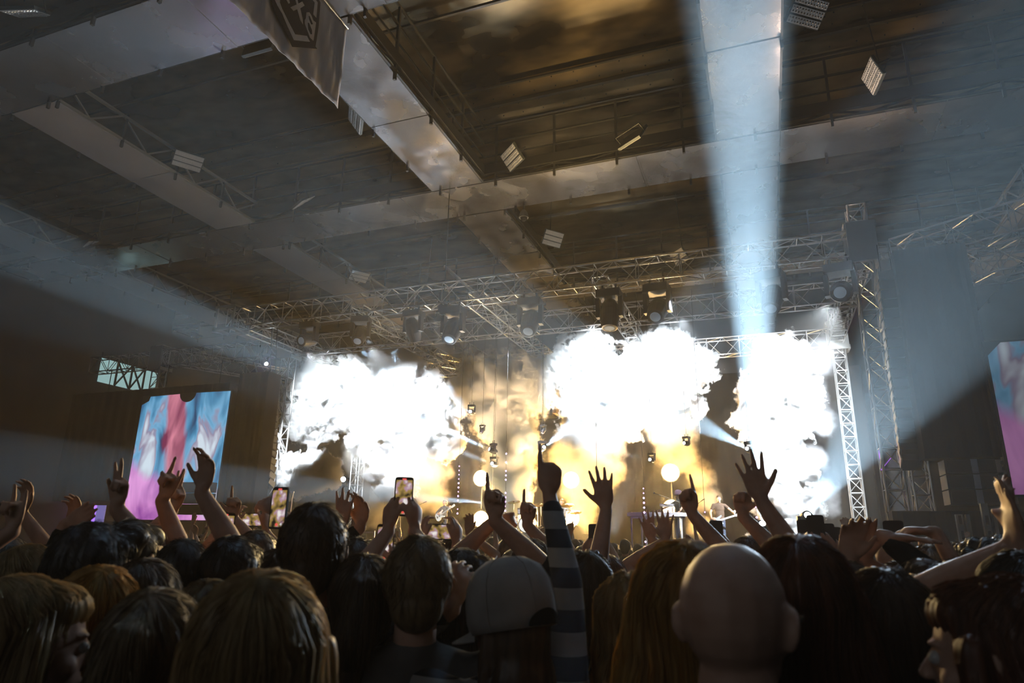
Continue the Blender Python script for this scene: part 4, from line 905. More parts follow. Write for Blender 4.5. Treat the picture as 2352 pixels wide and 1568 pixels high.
def pos(px, top, D):
    """head top at a photo pixel, D metres away: feet position and height"""
    p = at_d(px, top, D); return Vector((p.x, p.y, 0)), p.z
def near(px, ptop, D, label, yaw=0.0, **kw):
    P0, Ht = pos(px, ptop, D); hr = kw.get('hair', 'short'); H = (Ht - {'bald': 0, 'short': .012, 'fade': .01, 'quiff': .02, 'curly': .025}.get(hr, .018))
    if not 1.48 < H < 2.0: print('HEIGHT', round(H, 2), label)
    f = Vector((-math.sin(yaw), math.cos(yaw), 0)); P0 = P0 + f * .015
    if hr != 'bald' and D < 3.7 and 'fine' not in kw: kw['fine'] = True; kw['ns_'] = .55
    return make_person(P0, H, yaw=yaw, label=label, **kw)
A = lambda side, px, py, D, pose, **k: dict(side=side, w=at_d(px, py, D), pose=pose, **k)
UP = (0, 0, 1)
AZ = lambda px: -math.atan2(*(lambda d: (d[0], d[1]))(RM @ np.array([px - 1176, 784 - 1236, -FPX])))   # yaw that faces away from the camera at this column
V = .0075
# ---- front rows, seen large from behind
near(1672, 1243, 1.12, 'bald man with glasses seen from behind, largest head right of centre', AZ(1672) - .25, hair='bald', top='black', glasses=True, vox=.0055)
near(615, 1312, 1.12, 'person with big blond blow-dried hair, widest head left of centre', AZ(615) - .2, hair='long', hc='blond', top='black', hairw=1.22, female=True, fine=True, vox=V)
near(965, 1236, 1.9, 'broad man with short cropped hair in a grey shirt, between blond head and white cap', AZ(965), hair='fade', hc='dblond', top='grey', fine=True, vox=V)
r, _, s, _ = near(1170, 1290, 1.78, 'woman in a white baseball cap and striped top pointing one finger up', AZ(1170), turn=.75, hairw=.85, hair='half', hc='brown', top='stripe', sleeves='long', female=True, vox=.0055,
     arms=(A(1, 1262, 1140, 2.05, 'point', d=(0, .02, 1), n=(-.2, 1, 0), pole=(1, 0, -.3)), A(-1, 1040, 1400, 1.95, 'relax', d=(0, .3, 1), n=(0, 1, 0))), fine=False)
headwear_cap(r, s, .75, back=False)
near(1565, 1243, 1.38, 'woman with very long golden hair falling left beside the bald man', AZ(1565) + .15, hair='long', hc='gold', top='black', female=True, fine=True, hairw=1.25, vox=V)
near(1830, 1232, 1.42, 'woman with long straight auburn hair right of the bald man', AZ(1830), hair='long', hc='red', top='black', female=True, fine=True, hairw=1.15, vox=V)
near(88, 1322, 1.6, 'blond woman in profile at the lower left edge, hair over her shoulders', AZ(110) - 1.5, hair='long', hc='blond', top='green', female=True, fine=True, vox=.0055)
near(372, 1352, 1.5, 'woman with a high blond ponytail at the lower left', AZ(372) - .35, hair='pony', hc='dblond', top='navy', female=True, fine=True, vox=V)
near(1445, 1316, 1.95, 'woman with light blond wavy hair between the striped sleeve and the golden hair', AZ(1445), hair='wavy', hc='blond', top='white', female=True, fine=True, vox=V)
near(2020, 1306, 1.62, 'woman with shoulder-long brown hair and backlit outline right of the auburn hair', AZ(2020) + .2, hair='long', hc='brown', top='black', female=True, fine=True, vox=V)
near(2275, 1322, 1.4, 'dark-haired person in profile facing left at the lower right', AZ(2225) + 1.45, hair='bob', hc='red', top='grey', fine=True, vox=.0055)
near(2332, 1266, 1.95, 'person with thick dark hair cut by the right edge', AZ(2320) + .3, hair='long', hc='dark', top='black', female=True, fine=True, vox=V,
     arms=(A(-1, 2330, 1255, 2.1, 'flat', d=(.02, 0, 1), n=(1, 0, 0)), A(1, 2352, 1258, 2.08, 'flat', d=(-.12, 0, 1), n=(-1, 0, 0), sg=-1)))
near(730, 1160, 2.05, 'tall man in a black shirt with dark short hair, highest head left of centre', AZ(730) - .15, hair='short', hc='brown', top='black', fine=True, vox=V)
near(238, 1202, 2.15, 'bearded man with dark swept hair looking right, tallest at the left', AZ(238) - 1.15, hair='quiff', hc='dark', top='black', fine=True, vox=.006)
near(232, 1300, 1.85, 'woman with long dark-rooted blond hair in front of the tall bearded man', AZ(232) + .1, hair='long', hc='gold', top='black', female=True, fine=True, vox=V)
near(345, 1284, 2.05, 'person with chin-long brown hair behind the ponytail', AZ(345) - .3, hair='bob', hc='brown', top='black', female=True, fine=True, vox=V)
near(487, 1331, 1.95, 'person with smooth dark blond hair left of the big blond head', AZ(487) - .2, hair='bob', hc='dblond', top='black', female=True, fine=True, vox=V)
near(545, 1236, 2.35, 'man with short dark hair in a denim shirt looking half right', AZ(545) - .55, hair='fade', hc='dark', top='denim', fine=True, vox=V)
near(840, 1273, 2.0, 'woman with tied-back dark hair between the tall man and the broad man', AZ(840), hair='pony', hc='brown', top='black', female=True, fine=True, vox=V)
near(90, 1253, 2.6, 'blond short-haired woman in profile facing right near the left edge', AZ(90) - 1.5, hair='bob', hc='blond', top='black', female=True, fine=True, vox=V)
near(160, 1248, 2.95, 'pale-faced person behind the short-haired blond woman', AZ(160) - 1.4, hair='short', hc='dark', top='black')
near(318, 1198, 2.75, 'man with glasses looking right beside the tall bearded man', AZ(318) - .9, hair='fade', hc='dark', top='black', glasses=True)
near(362, 1214, 3.15, 'person in glasses behind the man with glasses', AZ(362) - .9, hair='short', hc='brown', top='navy', glasses=True)
near(596, 1220, 3.4, 'short-haired person right of the man in the denim shirt', AZ(596) - .4, hair='short', hc='brown', top='black')
near(2178, 1284, 2.3, 'man in profile facing left with hair combed up at the right', AZ(2178) + 1.4, hair='quiff', hc='brown', top='black', fine=True)
near(2108, 1322, 2.15, 'person with pale backlit hair between two dark heads at the right', AZ(2108), hair='half', hc='blond', top='navy', female=True, fine=True)
near(2268, 1241, 3.0, 'curly-haired man with a bright rim of light, right of the pale frames', AZ(2268) + .5, hair='curly', hc='dark', top='black')
near(2208, 1256, 3.3, 'short curly-haired person left of the brightly rimmed man', AZ(2208) + .5, hair='curly', hc='brown', top='black')
near(2135, 1252, 3.1, 'woman with straight long hair lit at its left edge, at the right', AZ(2135), hair='long', hc='dblond', top='black', female=True)
near(1350, 1268, 2.55, 'woman with curly brown hair right of the striped arm', AZ(1350), hair='wavy', hc='brown', top='black', female=True, fine=True)
near(1394, 1274, 3.3, 'person with orange-rimmed dark hair behind the curly brown hair', AZ(1394), hair='bob', hc='red', top='black', female=True)
near(1512, 1266, 3.1, 'short-haired head in the gap left of the golden hair', AZ(1512), hair='short', hc='brown', top='black')
near(1530, 1240, 4.2, 'dark round head below the keyboards', AZ(1530), hair='short', hc='dark', top='black')
near(1066, 1260, 2.5, 'woman with long dark hair between the broad man and the white cap', AZ(1066) - .2, hair='long', hc='dark', top='black', female=True)
near(1048, 1228, 3.6, 'round dark head below the left guitarist', AZ(1048), hair='short', hc='brown', top='black')
near(1222, 1238, 3.3, 'woman with straight long brown hair left of the striped sleeve', AZ(1222), hair='long', hc='brown', top='black', female=True)
near(1170, 1234, 5.2, 'small round rim-lit head left of the raised finger', AZ(1170), hair='short', hc='brown', top='black')
near(1180, 1262, 4.2, 'small head just behind the white cap', AZ(1180), hair='short', hc='dblond', top='black')
near(820, 1236, 3.1, 'dark head between the tall man and the phone screens', AZ(820), hair='short', hc='dark', top='navy')
near(1718, 1233, 3.6, 'dark head showing between bald man and auburn hair', AZ(1718), hair='bob', hc='brown', top='black', female=True)
near(1880, 1268, 3.0, 'person with backlit brown hair behind the auburn hair', AZ(1880), hair='half', hc='brown', top='black', female=True)
near(20, 1232, 3.4, 'person at the left edge with a lit ear', AZ(20) - .4, hair='fade', hc='dark', top='black')
near(1940, 1290, 2.3, 'person in black beside the shoulder-long brown hair', AZ(1940), hair='short', hc='brown', top='black')

# ---- people with raised arms
VF = .0062
def armed(px, ptop, D, label, arms, **kw):
    kw.setdefault('hair', 'short'); kw.setdefault('vox', VF); kw.setdefault('sleeves', 'short'); return near(px, ptop, D, label, AZ(px) + kw.pop('dy', 0), arms=arms, **kw)
def phone(p, d, n, label, land=False, lit=True, sc_=1.0, grp=None):
    """p centre, d long axis, n screen normal"""
    d = Vector(d).normalized(); n = Vector(n); n = (n - d * n.dot(d)).normalized(); x = d.cross(n)
    M = Matrix((x, d, n)).transposed().to_4x4(); r = thing('smartphone', label, 'phone', p, 0, grp); r.rotation_euler = M.to_euler(); w_, h_, t_ = .074 * sc_, .152 * sc_, .008
    pr = MB(); n_ = 5; out = []
    for cx, cy_, a0 in ((w_ / 2 - .012, h_ / 2 - .012, 0), (-w_ / 2 + .012, h_ / 2 - .012, 90), (-w_ / 2 + .012, -h_ / 2 + .012, 180), (w_ / 2 - .012, -h_ / 2 + .012, 270)):
        for k in range(n_): a = math.radians(a0 + 90 * k / (n_ - 1)); out.append((cx + .012 * math.cos(a), cy_ + .012 * math.sin(a)))
    N_ = len(out); pr.add([(a, b, -t_ / 2) for a, b in out] + [(a, b, t_ / 2) for a, b in out], [tuple(reversed(range(N_))), tuple(range(N_, 2 * N_))] + [(i, (i + 1) % N_, N_ + (i + 1) % N_, N_ + i) for i in range(N_)])
    pr.build('case', m_fix, r)
    scn = MB().box(-w_ / 2 + .005, w_ / 2 - .005, -h_ / 2 + .008, h_ / 2 - .012, t_ / 2, t_ / 2 + .0008).build('screen', m_scr, r)
    if lit:
        MB().box(-.008, .008, h_ / 2 - .0118, h_ / 2 - .0058, t_ / 2 + .0008, t_ / 2 + .0014).build('recording_mark', m_rec, scn)
        MB().lathe([(.0055, 0), (.0055, .0006)], 14, Matrix.Translation((0, -h_ / 2 + .016, t_ / 2 + .0008))).build('shutter_button', m_rec, scn)
        MB().lathe([(.0045, 0), (.0045, .0006)], 14, Matrix.Translation((.02, -h_ / 2 + .016, t_ / 2 + .0008))).build('flip_button', m_scw, scn)
    else: scn.data.materials[0] = m_fix
    return r
m_scr = mat('phone_picture', (.02, .02, .02), .2, emit=(.4, .3, .2), es=.8)
_b = m_scr.node_tree.nodes['Principled BSDF']; _t = N(m_scr, 'ShaderNodeTexCoord'); _n1 = N(m_scr, 'ShaderNodeTexNoise'); _n1.inputs['Scale'].default_value = 24; _n1.inputs['Detail'].default_value = 2.5
_cr = N(m_scr, 'ShaderNodeValToRGB'); _e = _cr.color_ramp.elements; _e[0].position = .36; _e[0].color = (.02, .015, .01, 1); _e[1].position = .66; _e[1].color = (1, .95, .9, 1); _k = _e.new(.5); _k.color = (.42, .28, .08, 1); _k = _e.new(.57); _k.color = (.5, .3, .4, 1)
L(m_scr, _t.outputs['Object'], _n1.inputs['Vector']); L(m_scr, _n1.outputs['Fac'], _cr.inputs[0]); L(m_scr, _cr.outputs[0], _b.inputs['Emission Color'])
m_rec = mat('phone_red_mark', (.6, .05, .05), .4, emit=(1, .12, .1), es=.8); m_scw = mat('phone_white_button', (.8, .8, .8), .4, emit=(1, 1, 1), es=.9)
def two_hand_phone(px, py, D, headpx, top, label, plabel, spread=24, land=False, lit=True, **kw):
    """person holding a phone overhead with both hands"""
    c = at_d(px, py, D); toC = (Vector(CAM.tolist()) - c).normalized(); rt = toC.cross(Vector((0, 0, 1))).normalized() * -1
    k = .05 if not land else .088
    hp = lambda q: c + rt * (k * q) - Vector((0, 0, .135 if not land else .07))
    a = tuple(dict(side=q, w=hp(q), pose='grip', d=(rt * q * .02 + Vector((0, 0, 1)) - toC * .12), n=(-rt * q - toC * .8), sg=1 if q > 0 else -1, pole=(q * 1.4, .3, -.6)) for q in (-1, 1))
    armed(headpx, top, D - .33, label, a, **kw)
    phone(c - toC * .0, (0, 0, 1) if not land else rt, toC, plabel, land, lit)
def raised(px, py, D, pose, headpx, top, label, side=1, d=None, n=None, dz=0, **kw):
    """px,py wrist"""
    a = dict(side=side, w=at_d(px, py, D), pose=pose, pole=kw.pop('pole', (side * 1.0, .2, -.4)))
    if d: a['d'] = d
    if n: a['n'] = n
    a['sg'] = kw.pop('sg', 1 if side > 0 else -1)
    armed(headpx, top, kw.pop('hd', D - .12), label, (a,), **kw)
TC = (0, -1, 0)
two_hand_phone(927, 1140, 2.75, 942, 1262, 'person hidden behind the broad man holding a phone up in both hands', 'phone held highest, filming with a bright yellow picture', hc='dark')
two_hand_phone(884, 1246, 3.0, 880, 1296, 'person holding a phone at head height left of the broad man', 'phone with a blue and white picture below the highest phone', hc='brown')
two_hand_phone(514, 1222, 3.0, 520, 1262, 'person behind the denim shirt man filming with a phone upright', 'upright phone showing a pale smoke picture at the left', hc='brown')
two_hand_phone(576, 1193, 4.2, 590, 1240, 'person holding a phone sideways left of the tall man', 'small sideways phone left of the left stage tower', land=True, hc='dark')
two_hand_phone(1008, 1221, 3.4, 1012, 1262, 'person filming sideways below the left guitarist', 'sideways phone held below the left guitarist', land=True, hc='dark')
two_hand_phone(2056, 1240, 3.2, 2066, 1290, 'person filming at the right with both arms up', 'phone held in front of the right stage tower', land=False, hc='brown', lit=False)
raised(655, 1188, 2.75, 'hold', 640, 1262, 'bare-armed person lifting a phone beside the tall man', 1, n=(-1, 0, 0), female=True, hair='half', hc='brown', pole=(1, 0, -.9))
phone(at_d(641, 1166, 2.7), (0, 0, 1), TC, 'phone in the bare-armed hand beside the tall man')
raised(463, 1112 + 20, 2.75, 'claw', 425, 1240, 'person in a cap reaching a spread hand highest at the left', 1, d=(.1, 0, 1), n=TC, pole=(1, .2, -.2), sg=-1, hc='dark')
raised(372, 1150, 3.0, 'horns', 340, 1262, 'person raising a horn-sign hand before the left screen', 1, d=(.45, 0, 1), n=TC, sg=-1, hc='brown')
raised(395, 1175, 3.3, 'two', 385, 1262, 'person holding up two fingers left of the cap wearer', -1, d=(.3, 0, 1), n=TC, hc='brown')
raised(268, 1168, 2.9, 'two', 262, 1262, 'person with two raised fingers behind the bearded man', 1, d=(0, 0, 1), n=TC, sg=-1, hc='brown')
raised(50, 1178, 3.6, 'relax', 44, 1258, 'person with a slim raised arm near the left edge', 1, d=(.15, 0, 1), n=TC, female=True, hair='half', hc='brown')
raised(28, 1222, 3.0, 'horns', 30, 1290, 'person making a horn sign at the left edge', -1, d=(0, 0, 1), n=TC, hc='brown')
raised(150, 1205, 3.3, 'flat', 118, 1268, 'person stretching an arm to the right above the blond woman', 1, d=(.8, 0, .35), n=TC, pole=(0, 0, -1), hc='dark', sleeves='long')
raised(158, 1212, 3.7, 'relax', 150, 1275, 'person with a bent hand behind the stretched arm', 1, d=(.2, 0, 1), n=TC, hc='brown')
raised(536, 1190, 4.0, 'L', 540, 1250, 'person with a fist and thumb up before the violet speakers', 1, d=(0, 0, 1), n=TC, sg=-1, hc='brown')
raised(783, 1215, 3.2, 'open', 776, 1272, 'person with a spread hand just right of the tall man', 1, d=(.05, 0, 1), n=TC, sg=-1, hc='brown')
raised(828, 1212, 3.2, 'relax', 838, 1272, 'person in a long sleeve raising a bent hand left of the highest phone', -1, d=(0, 0, 1), n=TC, hc='dark', sleeves='long')
raised(1075, 1225, 5.0, 'relax', 1076, 1250, 'person with a small bent hand left of the lower left blinder', 1, d=(.1, 0, 1), n=TC, female=True, hair='half', hc='brown')
raised(1137, 1195, 2.5, 'point', 1095, 1275, 'person pointing up in front of the lower left blinder', 1, d=(0, 0, 1), n=TC, sg=-1, hc='brown', sleeves='roll', hd=2.5)
raised(1125, 1205, 2.65, 'fist', 1135, 1285, 'person lifting a small camera toward the stage beside the pointing hand', -1, d=(.9, 0, .4), n=(0, 0, -1), hc='dark', sleeves='roll')
raised(1210, 1205, 3.4, 'point', 1205, 1270, 'person pointing a crooked finger before the drums', 1, d=(.12, 0, 1), n=TC, sg=-1, hc='brown')
raised(1392, 1172, 2.75, 'open', 1440, 1330, 'person swinging an open hand right of the pointing finger', -1, d=(-.12, 0, 1), n=TC, hd=2.45, hc='brown', pole=(-.2, 0, -1))
raised(1590, 1180, 3.2, 'point', 1606, 1262, 'person pointing up in front of the right guitarist', 1, d=(-.2, 0, 1), n=TC, sg=1, hc='dark')
raised(1706, 1185, 3.3, 'L', 1712, 1262, 'person holding finger and thumb in an L beside the right guitarist', 1, d=(.05, 0, 1), n=TC, sg=1, hc='brown')
raised(1750, 1152, 2.6, 'open', 1812, 1270, 'person waving an open hand against the white glare', 1, d=(-.22, 0, 1), n=TC, sg=1, hc='brown', sleeves='roll', pole=(.6, 0, -1))
raised(1497, 1240, 4.4, 'open', 1490, 1262, 'person with a small spread hand below the keyboards', 1, d=(-.2, 0, 1), n=TC, hc='brown')
raised(1527, 1243, 4.0, 'open', 1540, 1270, 'second person with a spread hand below the keyboards, nearer the player', -1, d=(.05, 0, 1), n=TC, hc='brown')
raised(1950, 1292, 2.5, 'relax', 1915, 1330, 'person with a wristwatch reaching up at the right', 1, d=(.25, 0, 1), n=TC, hc='dark', pole=(.5, 0, -1))
raised(1985, 1290, 2.7, 'relax', 1975, 1345, 'person with bent fingers next to the wristwatch arm', 1, d=(.1, 0, 1), n=TC, hc='brown')
raised(2025, 1232, 2.7, 'flat', 2018, 1310, 'person stretching a flat hand to the right over a phone', 1, d=(.95, 0, -.05), n=(0, 0, -1), hc='dark', sleeves='long')
raised(2150, 1222, 2.9, 'relax', 2196, 1300, 'person with an arm bent over and limp hand at the right', -1, d=(-1, 0, .1), n=(0, 0, -1), female=True, hair='half', hc='brown', pole=(.4, 0, -.5))
for (px, py, D, lb) in ((1850, 1228, 3.9, 'leftmost of the dark phones against the white glare'), (1875, 1222, 3.4, 'tallest dark phone against the white glare'), (1901, 1238, 3.8, 'third dark phone from the left against the white glare'), (1918, 1243, 4.2, 'rightmost small dark phone against the white glare'), (1366, 1233, 4.2, 'dark phone with a small red picture below the orange smoke'), (1646, 1226, 4.2, 'small dark phone right of the bald head\'s top')):
    two_hand_phone(px, py, D, px + 6, py + 34, f'person under the {lb}', lb, hc='brown', lit=False, vox=.008)

# ---- the packed rows behind, from a few bodies copied with their parts
protos = []; FAR[0] = True
PR = [('short', 'brown', 'black', False, ()), ('long', 'brown', 'navy', True, ()), ('fade', 'dark', 'grey', False, ()), ('half', 'blond', 'white', True, ()), ('curly', 'dark', 'black', False, ()), ('pony', 'dblond', 'red', True, ()),
      ('short', 'dark', 'denim', False, (dict(side=1, l=(.24, .12, 1.93), pose='open', n=(0, -1, 0), d=(.05, 0, 1)),)), ('half', 'brown', 'black', True, (dict(side=-1, l=(-.2, .1, 1.9), pose='point', n=(0, -1, 0), d=(0, 0, 1)), dict(side=1, l=(.2, .1, 1.86), pose='relax', n=(0, -1, 0), d=(0, 0, 1), sg=-1)))]
PL = ['short brown hair', 'long brown hair', 'cropped dark hair', 'blond hair', 'curly dark hair', 'a ponytail', 'one open hand raised', 'both hands raised']
for k, (hr, hc, tp, fe, ar) in enumerate(PR):
    r_, _, _, _ = make_person((0, 0, 0), 1.72 if not fe else 1.64, hair=hr, hc=hc, top=tp, female=fe, arms=ar, vox=.011, label='x')
    for a in ar: pass
    protos.append(r_)
FAR[0] = False
cr_ = random.Random(5); used = [False] * 8; cnt = 0; taken = []
for o in C.objects:
    if o.get('category') == 'person' and o not in protos: taken.append((o.location.x, o.location.y))
y = 4.2
while y < 15.9:
    x = -1.02 * y - .3
    while x < .50 * y + .2:
        xx = x + cr_.uniform(-.12, .12); yy = y + cr_.uniform(-.25, .25)
        if all((xx - a) ** 2 + (yy - b) ** 2 > .2 for a, b in taken) and math.hypot(xx, yy) > 4.0 and cr_.random() < (.5 if y < 8 else .78):
            k = cr_.choices(range(8), (5, 4, 4, 3, 2, 2, 2.2, 1.6))[0]
            r_ = protos[k] if not used[k] else copy_tree(protos[k]); used[k] = True
            r_.location = (xx, yy, 0); r_.rotation_euler = (0, 0, -math.atan2(xx + 4, 22 - yy) * .8 + cr_.uniform(-.35, .35)); sc_ = cr_.uniform(.95, 1.045); r_.scale = (sc_, sc_, sc_); taken.append((xx, yy)); cnt += 1
            tag(r_, f'spectator with {PL[k]} somewhere in the packed rows before the stage', 'person', f'far spectators with {PL[k]}')
        x += .62 + .014 * y
    y += .62 + .02 * y
print('far people', cnt)


# ================================================================ players and instruments
m_chrome = mat('chrome', (.8, .8, .8), .18, 1.0); m_brass = mat('cymbal_bronze', (.75, .55, .25), .25, 1.0); m_shell = mat('drum_shell', (.45, .40, .42), .3, .2); m_head = mat('drum_head', (.6, .58, .55), .5)
m_keys_w = mat('keyboard_white', (.75, .75, .78), .35); m_gtr = mat('guitar_white', (.72, .70, .66), .25); m_wood = mat('guitar_neck', (.5, .35, .2), .4); m_gtrb = mat('guitar_silver', (.5, .55, .6), .25, .4)
SZ = 1.55
def player(px, ptop, Y, label, arms, yaw, **kw):
    p = at(px, ptop, 1, Y); H = min(1.88, max(1.55, p.z - SZ - .01)); return make_person(Vector((p.x, Y, SZ)), H, yaw=yaw, label=label, arms=arms, vox=.011, **kw)
def guitar(p, neck, n, label, col, bass=False):
    """p body centre, neck direction, n front normal"""
    d = Vector(neck).normalized(); n = Vector(n); n = (n - d * n.dot(d)).normalized(); x = d.cross(n); M = Matrix((x, d, n)).transposed().to_4x4()
    r = thing('bass_guitar' if bass else 'electric_guitar', label, 'guitar', p); r.rotation_euler = M.to_euler()
    out = [(.0, -.21), (.11, -.20), (.165, -.12), (.15, -.03), (.10, .02), (.115, .09), (.145, .17), (.11, .19), (.06, .12), (.0, .10), (-.06, .12), (-.11, .215), (-.155, .20), (-.12, .09), (-.105, .02), (-.15, -.04), (-.165, -.12), (-.11, -.20)]
    k = len(out); mb = MB().add([(a, b, -.02) for a, b in out] + [(a, b, .02) for a, b in out], [(i, (i + 1) % k, k + (i + 1) % k, k + i) for i in range(k)])
    import mathutils.geometry as G
    tr = G.tessellate_polygon([[Vector((a, b, 0)) for a, b in out]]); mb.f += [tuple(t) for t in tr] + [tuple(i + k for i in t) for t in tr]
    mb.build('body', col, r); L_ = .78 if bass else .64
    nk = MB().box(-.027, .027, .02, L_, .012, .034).build('neck', m_gtr, r)
    MB().box(-.035, .045, L_, L_ + .17, .01, .025).build('headstock', col, nk)
    t = MB()
    for i in range(4 if bass else 6): t.tube([(-.045, L_ + .03 + .025 * i, .018), (-.06, L_ + .03 + .025 * i, .018)], .006, 6)
    t.build('tuning_peg', m_chrome, nk)
    MB().box(-.035, .035, -.03, -.01, .02, .03).box(-.035, .035, .03, .05, .02, .03).build('pickup', m_fix, r); MB().box(-.04, .04, -.13, -.1, .02, .032).build('bridge', m_chrome, r)
    s = MB()
    for i in range(4 if bass else 6): s.tube([(-.02 + .04 * i / (3 if bass else 5), -.11, .036), (-.016 + .032 * i / (3 if bass else 5), L_, .038)], .001, 3)
    s.build('strings', m_chrome, r); return r
def mic_stand(x, y, h, tip, label):
    r = thing('microphone_stand', label, 'microphone stand', (x, y, SZ)); MB().lathe([(.14, 0), (.14, .02), (.03, .035)], 20).build('base', m_fix, r)
    MB().tube([(0, 0, .02), (0, 0, h)], .012, 8).build('pole', m_chrome, r); t = Vector(tip) - Vector((x, y, SZ)); b = MB().tube([(0, 0, h), t], .009, 8).build('boom', m_chrome, r)
    d = (t - Vector((0, 0, h))).normalized(); m = MB().tube([t, t + d * .13], [.012, .018], 10).build('microphone', m_fix, b); MB().ell(t + d * .15, (.028, .028, .03), 12, 8).build('grille', m_chrome, m)
# left guitarist
Y1 = 24.6; q = at(1020, 1147, 1, Y1)
player(1022, 1147, Y1, 'dark-haired musician in a loose dark top playing a white guitar, at the left on stage', (dict(side=1, w=(q.x - .12, Y1 - .26, 2.62), pose='relax', n=(.3, .2, 0), d=(.6, -.2, -.1)), dict(side=-1, w=(q.x + .42, Y1 - .32, 2.83), pose='hold', n=(0, .5, 0), d=(-.1, 0, 1), sg=-1)), math.pi - .35, hair='short', hc='dark', top='grey', sleeves='long')
guitar((q.x - .02, Y1 - .26, 2.55), (.85, -.15, .52), (0, -1, .1), 'white electric guitar slung on the left musician', m_gtr)
mic_stand(q.x - .85, Y1 - .7, 1.35, (q.x - .62, Y1 - .6, 3.02), 'microphone stand beside the left musician')
# keyboard player
Yk = 21.0; q = at(1556, 1127, 1, Yk)
player(1556, 1127, Yk, 'keyboard player in a dark t-shirt and beanie looking left', (dict(side=1, w=(q.x - .52, Yk - .12, 2.66), pose='relax', d=(-.5, -.4, -.3), n=(0, 0, -1)), dict(side=-1, w=(q.x + .1, Yk - .5, 2.6), pose='relax', d=(-.4, -.6, -.2), n=(0, 0, -1))), math.pi * .68, hair='short', hc='dark', top='black')
bn = [o for o in C.objects if o.get('label', '').startswith('keyboard player')][0]
MB().lathe([(.106, 1.60), (.108, 1.66), (.10, 1.72), (.075, 1.765), (.03, 1.785), (.005, 1.788)], 20, Matrix.Translation((0, -.02, 0)) @ Matrix.Diagonal((.95, 1.1, .955, 1))).build('beanie', mat('beanie_knit', (.10, .06, .09), .9), bn, smooth=True)
a = at(1442, 1172, 1, 20.4); b = at(1590, 1184, 1, 20.4)
kb = thing('stage_keyboard', 'long pale stage keyboard on a stand before the keyboard player', 'keyboard', ((a.x + b.x) / 2, 20.4, 2.50)); hl = (b.x - a.x) / 2
MB().box(-hl, hl, -.17, .17, -.05, .05).build('case', m_keys_w, kb)
MB().box(-hl + .05, hl - .25, -.16, .02, .05, .062).build('keybed', m_keys_w, kb); k = MB()
for i in range(50):
    if i % 7 in (0, 1, 3, 4, 5): k.box(-hl + .08 + i * (2 * hl - .4) / 50, -hl + .095 + i * (2 * hl - .4) / 50, -.07, .02, .062, .075)
k.build('black_keys', m_fix, kb)
ks = thing('keyboard_stand', 'white two-legged keyboard stand', 'keyboard stand', (kb.location.x, 20.4, SZ)); zt = .88
for sx in (-hl + .12, -hl + .42, -hl + .55, hl - .3):
    MB().bar((sx, -.12, 0), (sx, -.12, zt), .045, .045).build('leg', m_keys_w, ks)
MB().bar((-hl + .1, 0, zt), (hl - .2, 0, zt), .05, .05).bar((-hl + .1, -.12, zt - .02), (-hl + .6, -.12, zt - .02), .05, .05).build('top_rail', m_keys_w, ks)
q2 = at(1532, 1158, 1, 20.5); sk = thing('small_keyboard', 'small pale synthesizer on the upper tier of the keyboard rig', 'keyboard', (q2.x, 20.5, q2.z - .03))
MB().box(-.2, .2, -.1, .1, -.035, .045).build('case', m_keys_w, sk)
kk = MB()
for i in range(8): kk.lathe([(.009, 0), (.008, .02)], 8, Matrix.Translation((-.16 + .045 * i, .03, .045)))
kk.build('knob', m_fix, sk); MB().bar((-.15, 0, -.04), (-.15, 0, -(q2.z - 2.58)), .03, .03).bar((.15, 0, -.04), (.15, 0, -(q2.z - 2.58)), .03, .03).build('bracket', m_keys_w, sk)
mic_stand(q.x + .12, 20.3, 1.3, at(1514, 1136, 1, 20.3), 'boom microphone in front of the keyboard player')
# right guitarist
Y2 = 24.4; q = at(1650, 1137, 1, Y2)
player(1650, 1137, Y2, 'bearded musician in a violet-lit shirt playing a silver guitar at the right on stage', (dict(side=1, w=(q.x - .25, Y2 - .3, 2.5), pose='relax', d=(.5, -.3, -.1), n=(0, .3, 0)), dict(side=-1, w=(q.x + .5, Y2 - .38, 2.66), pose='hold', d=(0, 0, 1), n=(0, .5, 0), sg=-1)), math.pi + .15, hair='short', hc='brown', top='brown')
guitar((q.x - .08, Y2 - .3, 2.42), (.9, -.12, .28), (0, -1, .1), 'silver electric guitar slung on the right musician', m_gtrb)
mic_stand(q.x - .75, Y2 - .7, 1.35, (q.x - .55, Y2 - .6, 3.05), 'microphone stand beside the right musician')
# drummer and kit
Yd = 24.6; q = at(1284, 1160, 1, Yd); R0 = SZ + .4
def drum(name, c, r_, h_, axis, label, group=None, legs=True):
    t = thing(name, label, 'drum', c, 0, group); M = Matrix.Rotation(axis, 4, 'X')
    MB().lathe([(r_, -h_ / 2), (r_, h_ / 2)], 28, M).build('shell', m_shell, t, smooth=False)
    for sg in (-1, 1):
        MB().lathe([(r_ + .012, sg * h_ / 2 - .02), (r_ + .012, sg * h_ / 2 + .012), (r_ - .01, sg * h_ / 2 + .012)], 28, M, cap=False).build('hoop', m_chrome, t)
        MB().lathe([(r_ - .01, sg * (h_ / 2 + .003)), (.005, sg * (h_ / 2 + .004))], 28, M).build('drum_head', m_head, t)
    if legs:
        for k in range(3):
            a = k * 2.1 + .5; x, y = math.cos(a) * r_, math.sin(a) * r_; MB().tube([(x, y, 0), (x * 1.15, y * 1.15, -(c[2] - R0))], .01, 6).build('leg', m_chrome, t)
    return t
dx = at(1212, 1222, 1, 23.6)
drum('bass_drum', (dx.x, 23.6, R0 + .29), .28, .42, math.pi / 2, 'bass drum of the kit facing the crowd', legs=False)
